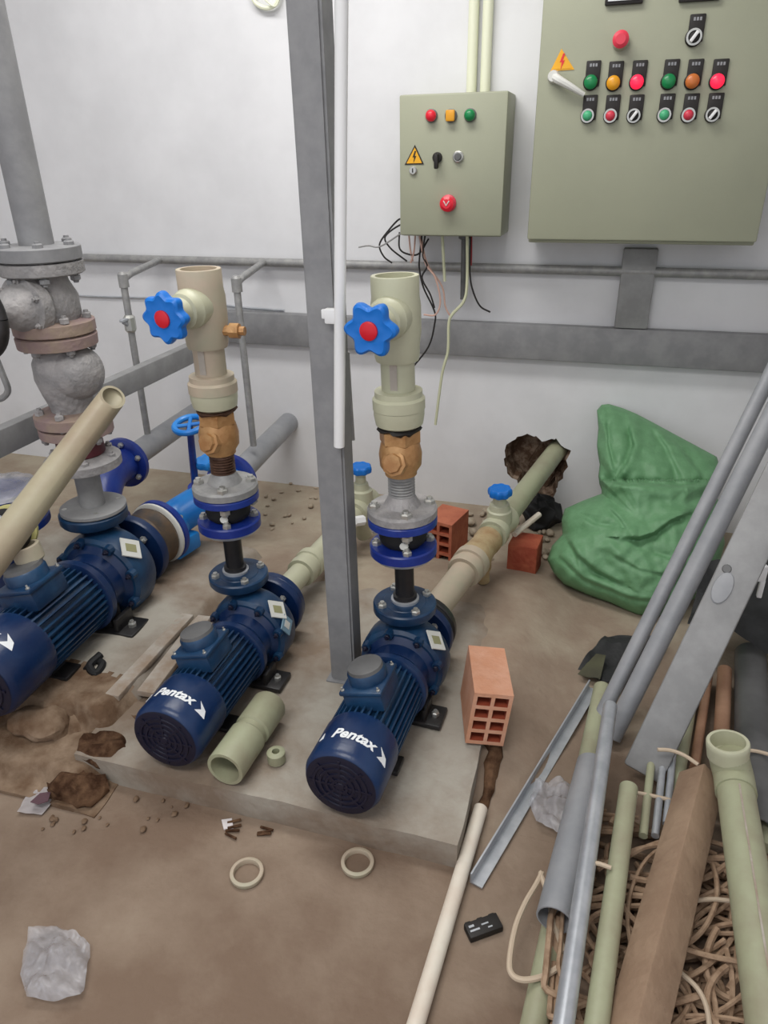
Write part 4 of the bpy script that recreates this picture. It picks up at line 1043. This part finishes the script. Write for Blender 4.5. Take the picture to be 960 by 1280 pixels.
for k, (x, y) in enumerate(((903,735),)):
    dr = ray(x,y); tpar = ((p+nv*.025-CAM).dot(nv))/dr.dot(nv); c = CAM+dr*tpar
    bm = NB(); lathe(bm, c, nv, [(0,.024),(.004,.022),(.006,.012)], 16)
    for v in bm.verts:
        w = v.co-c; v.co = c+w+d*(w.dot(d))*.9
    ob('knockout', bm, PVCG, t)
    b2 = NB(); lathe(b2, c+d*.05-sidev*.01, nv, [(0,.012),(.003,.010)], 12); ob('screw', b2, DGREY, t)
# coupler on leftmost tube, as in the picture a pale spot
dr = ray(866,690); 
# dark sheeting behind the pile
def sheet(name, P00, P10, P11, P01, amp, m, label, cat, nx=26, ny=20, freq=5, seed=0, th=.005, zmin=.004):
    bm = NB(); g = []
    for j in range(ny+1):
        row = []
        for i in range(nx+1):
            u, v = i/nx, j/ny; p = (P00*(1-u)+P10*u)*(1-v)+(P01*(1-u)+P11*u)*v
            p = p+V((0,0,amp*noise.noise(V((p.x*freq,p.y*freq,seed)))+amp*.7*abs(noise.noise(V((p.x*freq*2.3,p.y*freq*2.3,seed+3))))))
            p.z = max(zmin, p.z); row.append(bm.verts.new(p))
        g.append(row)
    for j in range(ny):
        for i in range(nx): bm.faces.new((g[j][i], g[j][i+1], g[j+1][i+1], g[j+1][i]))
    bmesh.ops.solidify(bm, geom=bm.faces[:], thickness=th)
    return ob(name, bm, m, None, label, cat, ang=45)
sheet('dark_sheet', V((.36,-1.03,.14)), V((.90,-1.12,.15)), V((.93,-.72,.34)), V((.42,-.76,.26)), .07, BLKSHEET, 'dark grey crumpled plastic sheet under the leaning duct', 'sheet', seed=2)
sheet('cardboard_sheet', oz(722,838,.02), oz(792,868,.03), oz(830,800,.03), oz(756,794,.03), .03, BLKSHEET, 'dark folded sheet on floor behind the leaning tubes', 'sheet', 14, 12, 9, 5)
sheet('cardboard_flap', oz(722,842,.03), oz(750,850,.035), oz(757,822,.045), oz(745,818,.04), .012, OLIVE, 'small olive flap on floor at top of the angle bar', 'cardboard', 8, 8, 12, 7)
bm = NB(); c = oz(951,716,.42); box(bm, c, (.03,.02,.05), rotz(.3), .004); box(bm, c+V((.01,0,-.05)), (.014,.014,.06), None, .003)
ob('plastic_clip', bm, WHITEP, None, 'small white plastic clip at right edge on the dark sheet', 'clip')
# clear film near the grey pipe
crumple('plastic_film', [(668,985),(700,978),(722,990),(716,1022),(700,1046),(672,1034),(660,1010)], .01, .045, PLAST, 'torn clear plastic film beside fat grey pipe', 'film', .001, 9, 10, .02, 15)
# black module on the floor
a, b_ = oz(582,1168,.0), oz(626,1152,.0); d = b_-a; ang = math.atan2(d.y,d.x); c = oz(604,1163,.0)
t = thing('black_module', 'small black plastic module lying on floor right of white pipe', 'plastic part', c)
bm = NB(); box(bm, c+V((0,0,.0095)), (.078,.036,.018), rotz(ang), .003)
for u in (-.028,.0,.028): box(bm, c+rotz(ang)@V((u,.019,.008)), (.014,.006,.012), rotz(ang), .002)
ob('body', bm, INK, t)
bm = NB(); R = rotz(ang)
for (u, v, w, l) in ((-.022,-.004,.022,.004),(-.026,.006,.012,.005),(.004,.002,.016,.003),(.012,-.008,.010,.003)): box(bm, c+R@V((u,v,.0188)), (w,l,.001), R)
ob('white_marks', bm, GALVL, t, smooth=False)
# tangled cable
random.seed(5)
bm = NB()
for i in range(230):
    cx_, cy_ = random.uniform(.06,.52), random.uniform(-2.48,-1.80)
    R_ = random.uniform(.09,.26); a0 = random.uniform(0,2*PI); span = random.uniform(1.2,3.2); el = random.uniform(.25,.7); ro = random.gauss(.75,.45)
    z0 = random.uniform(.008,.075); pts = []; lx_ = random.uniform(.035,.07); hx_ = random.uniform(.44,.62); ly_ = random.uniform(-2.62,-2.4); hy_ = random.uniform(-1.82,-1.70)
    for k in range(14):
        a = a0+span*k/13; x = R_*math.cos(a); y = R_*el*math.sin(a)
        p = V((cx_+x*math.cos(ro)-y*math.sin(ro), cy_+x*math.sin(ro)+y*math.cos(ro), 0))
        p.x = max(lx_, min(hx_, p.x)); p.y = max(ly_, min(hy_, p.y))
        z = z0+.018*math.sin(a*1.7+i); p.z = max(.007, min(.078, z)); pts.append(p)
    tube(bm, pts, random.choice((.0045,.0055,.0068)), 6, 2)
ob('tangled_cable', bm, ROPE, None, 'tangled heap of tan cable under the timber and pipes', 'cable', kind='stuff')
loop = [(676,1094),(682,1110),(688,1140),(698,1170),(706,1190)]
loop2 = [(677,1092),(670,1106),(656,1130),(644,1160),(637,1200),(640,1218),(655,1225),(680,1220),(700,1208)]
bm = NB(); tube(bm, [oz(x,y,.062) for x, y in loop2[::-1]+loop[0:]], .006, 8, 5)
ob('cable_loop', bm, ROPEL, None, 'pale cable loop lying over floor left of bright tube', 'cable')
for pts, z, lab in (([(822,937),(838,938),(855,944),(873,956)], .158, 'pale cord end lying across timber tip'), ([(930,938),(945,939),(965,944)], .12, 'pale cord right of the flared green socket'),
                 ([(790,990),(812,994),(838,1000)], .09, 'pale cord crossing metal strips near timber'), ([(738,1078),(750,1080),(764,1085)], .155, 'short pale cord lying between bright tube and slim green pipe'),
                 ([(850,1215),(872,1236),(884,1262),(888,1300)], .085, 'pale cable bending down between timber and large green pipe'), ([(866,1126),(890,1124),(912,1126)], .085, 'straight pale cable bridging timber and large green pipe')):
    bm = NB(); tube(bm, [oz(x,y,z) for x, y in pts], .0048, 8, 5); ob('cord', bm, ROPEL, None, lab, 'cord')

# ---------------------------------------------------------------- light, world, camera
def area(name, loc, rot, sx, sy, power, col=(1,1,1)):
    l = bpy.data.lights.new(name, 'AREA'); l.shape = 'RECTANGLE'; l.size = sx; l.size_y = sy; l.energy = power; l.color = col
    o = bpy.data.objects.new(name, l); COL.objects.link(o); o.location = loc; o.rotation_euler = rot; return o
area('ceiling_lamp', (-1.1,-1.15,2.95), (0,0,0), 1.8, .5, 42, (1,.985,.96))
area('rear_fill_lamp', (-.8,-3.3,2.95), (0,0,0), 1.8, .6, 44, (1,.985,.96))  # unseen fill light added behind the camera
w = bpy.data.worlds.new('World'); S.world = w; w.use_nodes = True
w.node_tree.nodes['Background'].inputs[0].default_value = (.9,.93,1,1); w.node_tree.nodes['Background'].inputs[1].default_value = 1.0
cd = bpy.data.cameras.new('Camera'); cd.sensor_fit = 'VERTICAL'; cd.sensor_height = 36; cd.lens = FPX/1280*36; cd.clip_start = .02
co = bpy.data.objects.new('Camera', cd); COL.objects.link(co)
Rm = Matrix((RX, UX, -FW)).transposed(); co.matrix_world = Matrix.Translation(CAM) @ Rm.to_4x4()
S.camera = co
vs = S.view_settings; vs.view_transform = 'Standard'; vs.look = 'None'; vs.gamma = 1; vs.exposure = 0.0; vs.use_curve_mapping = False
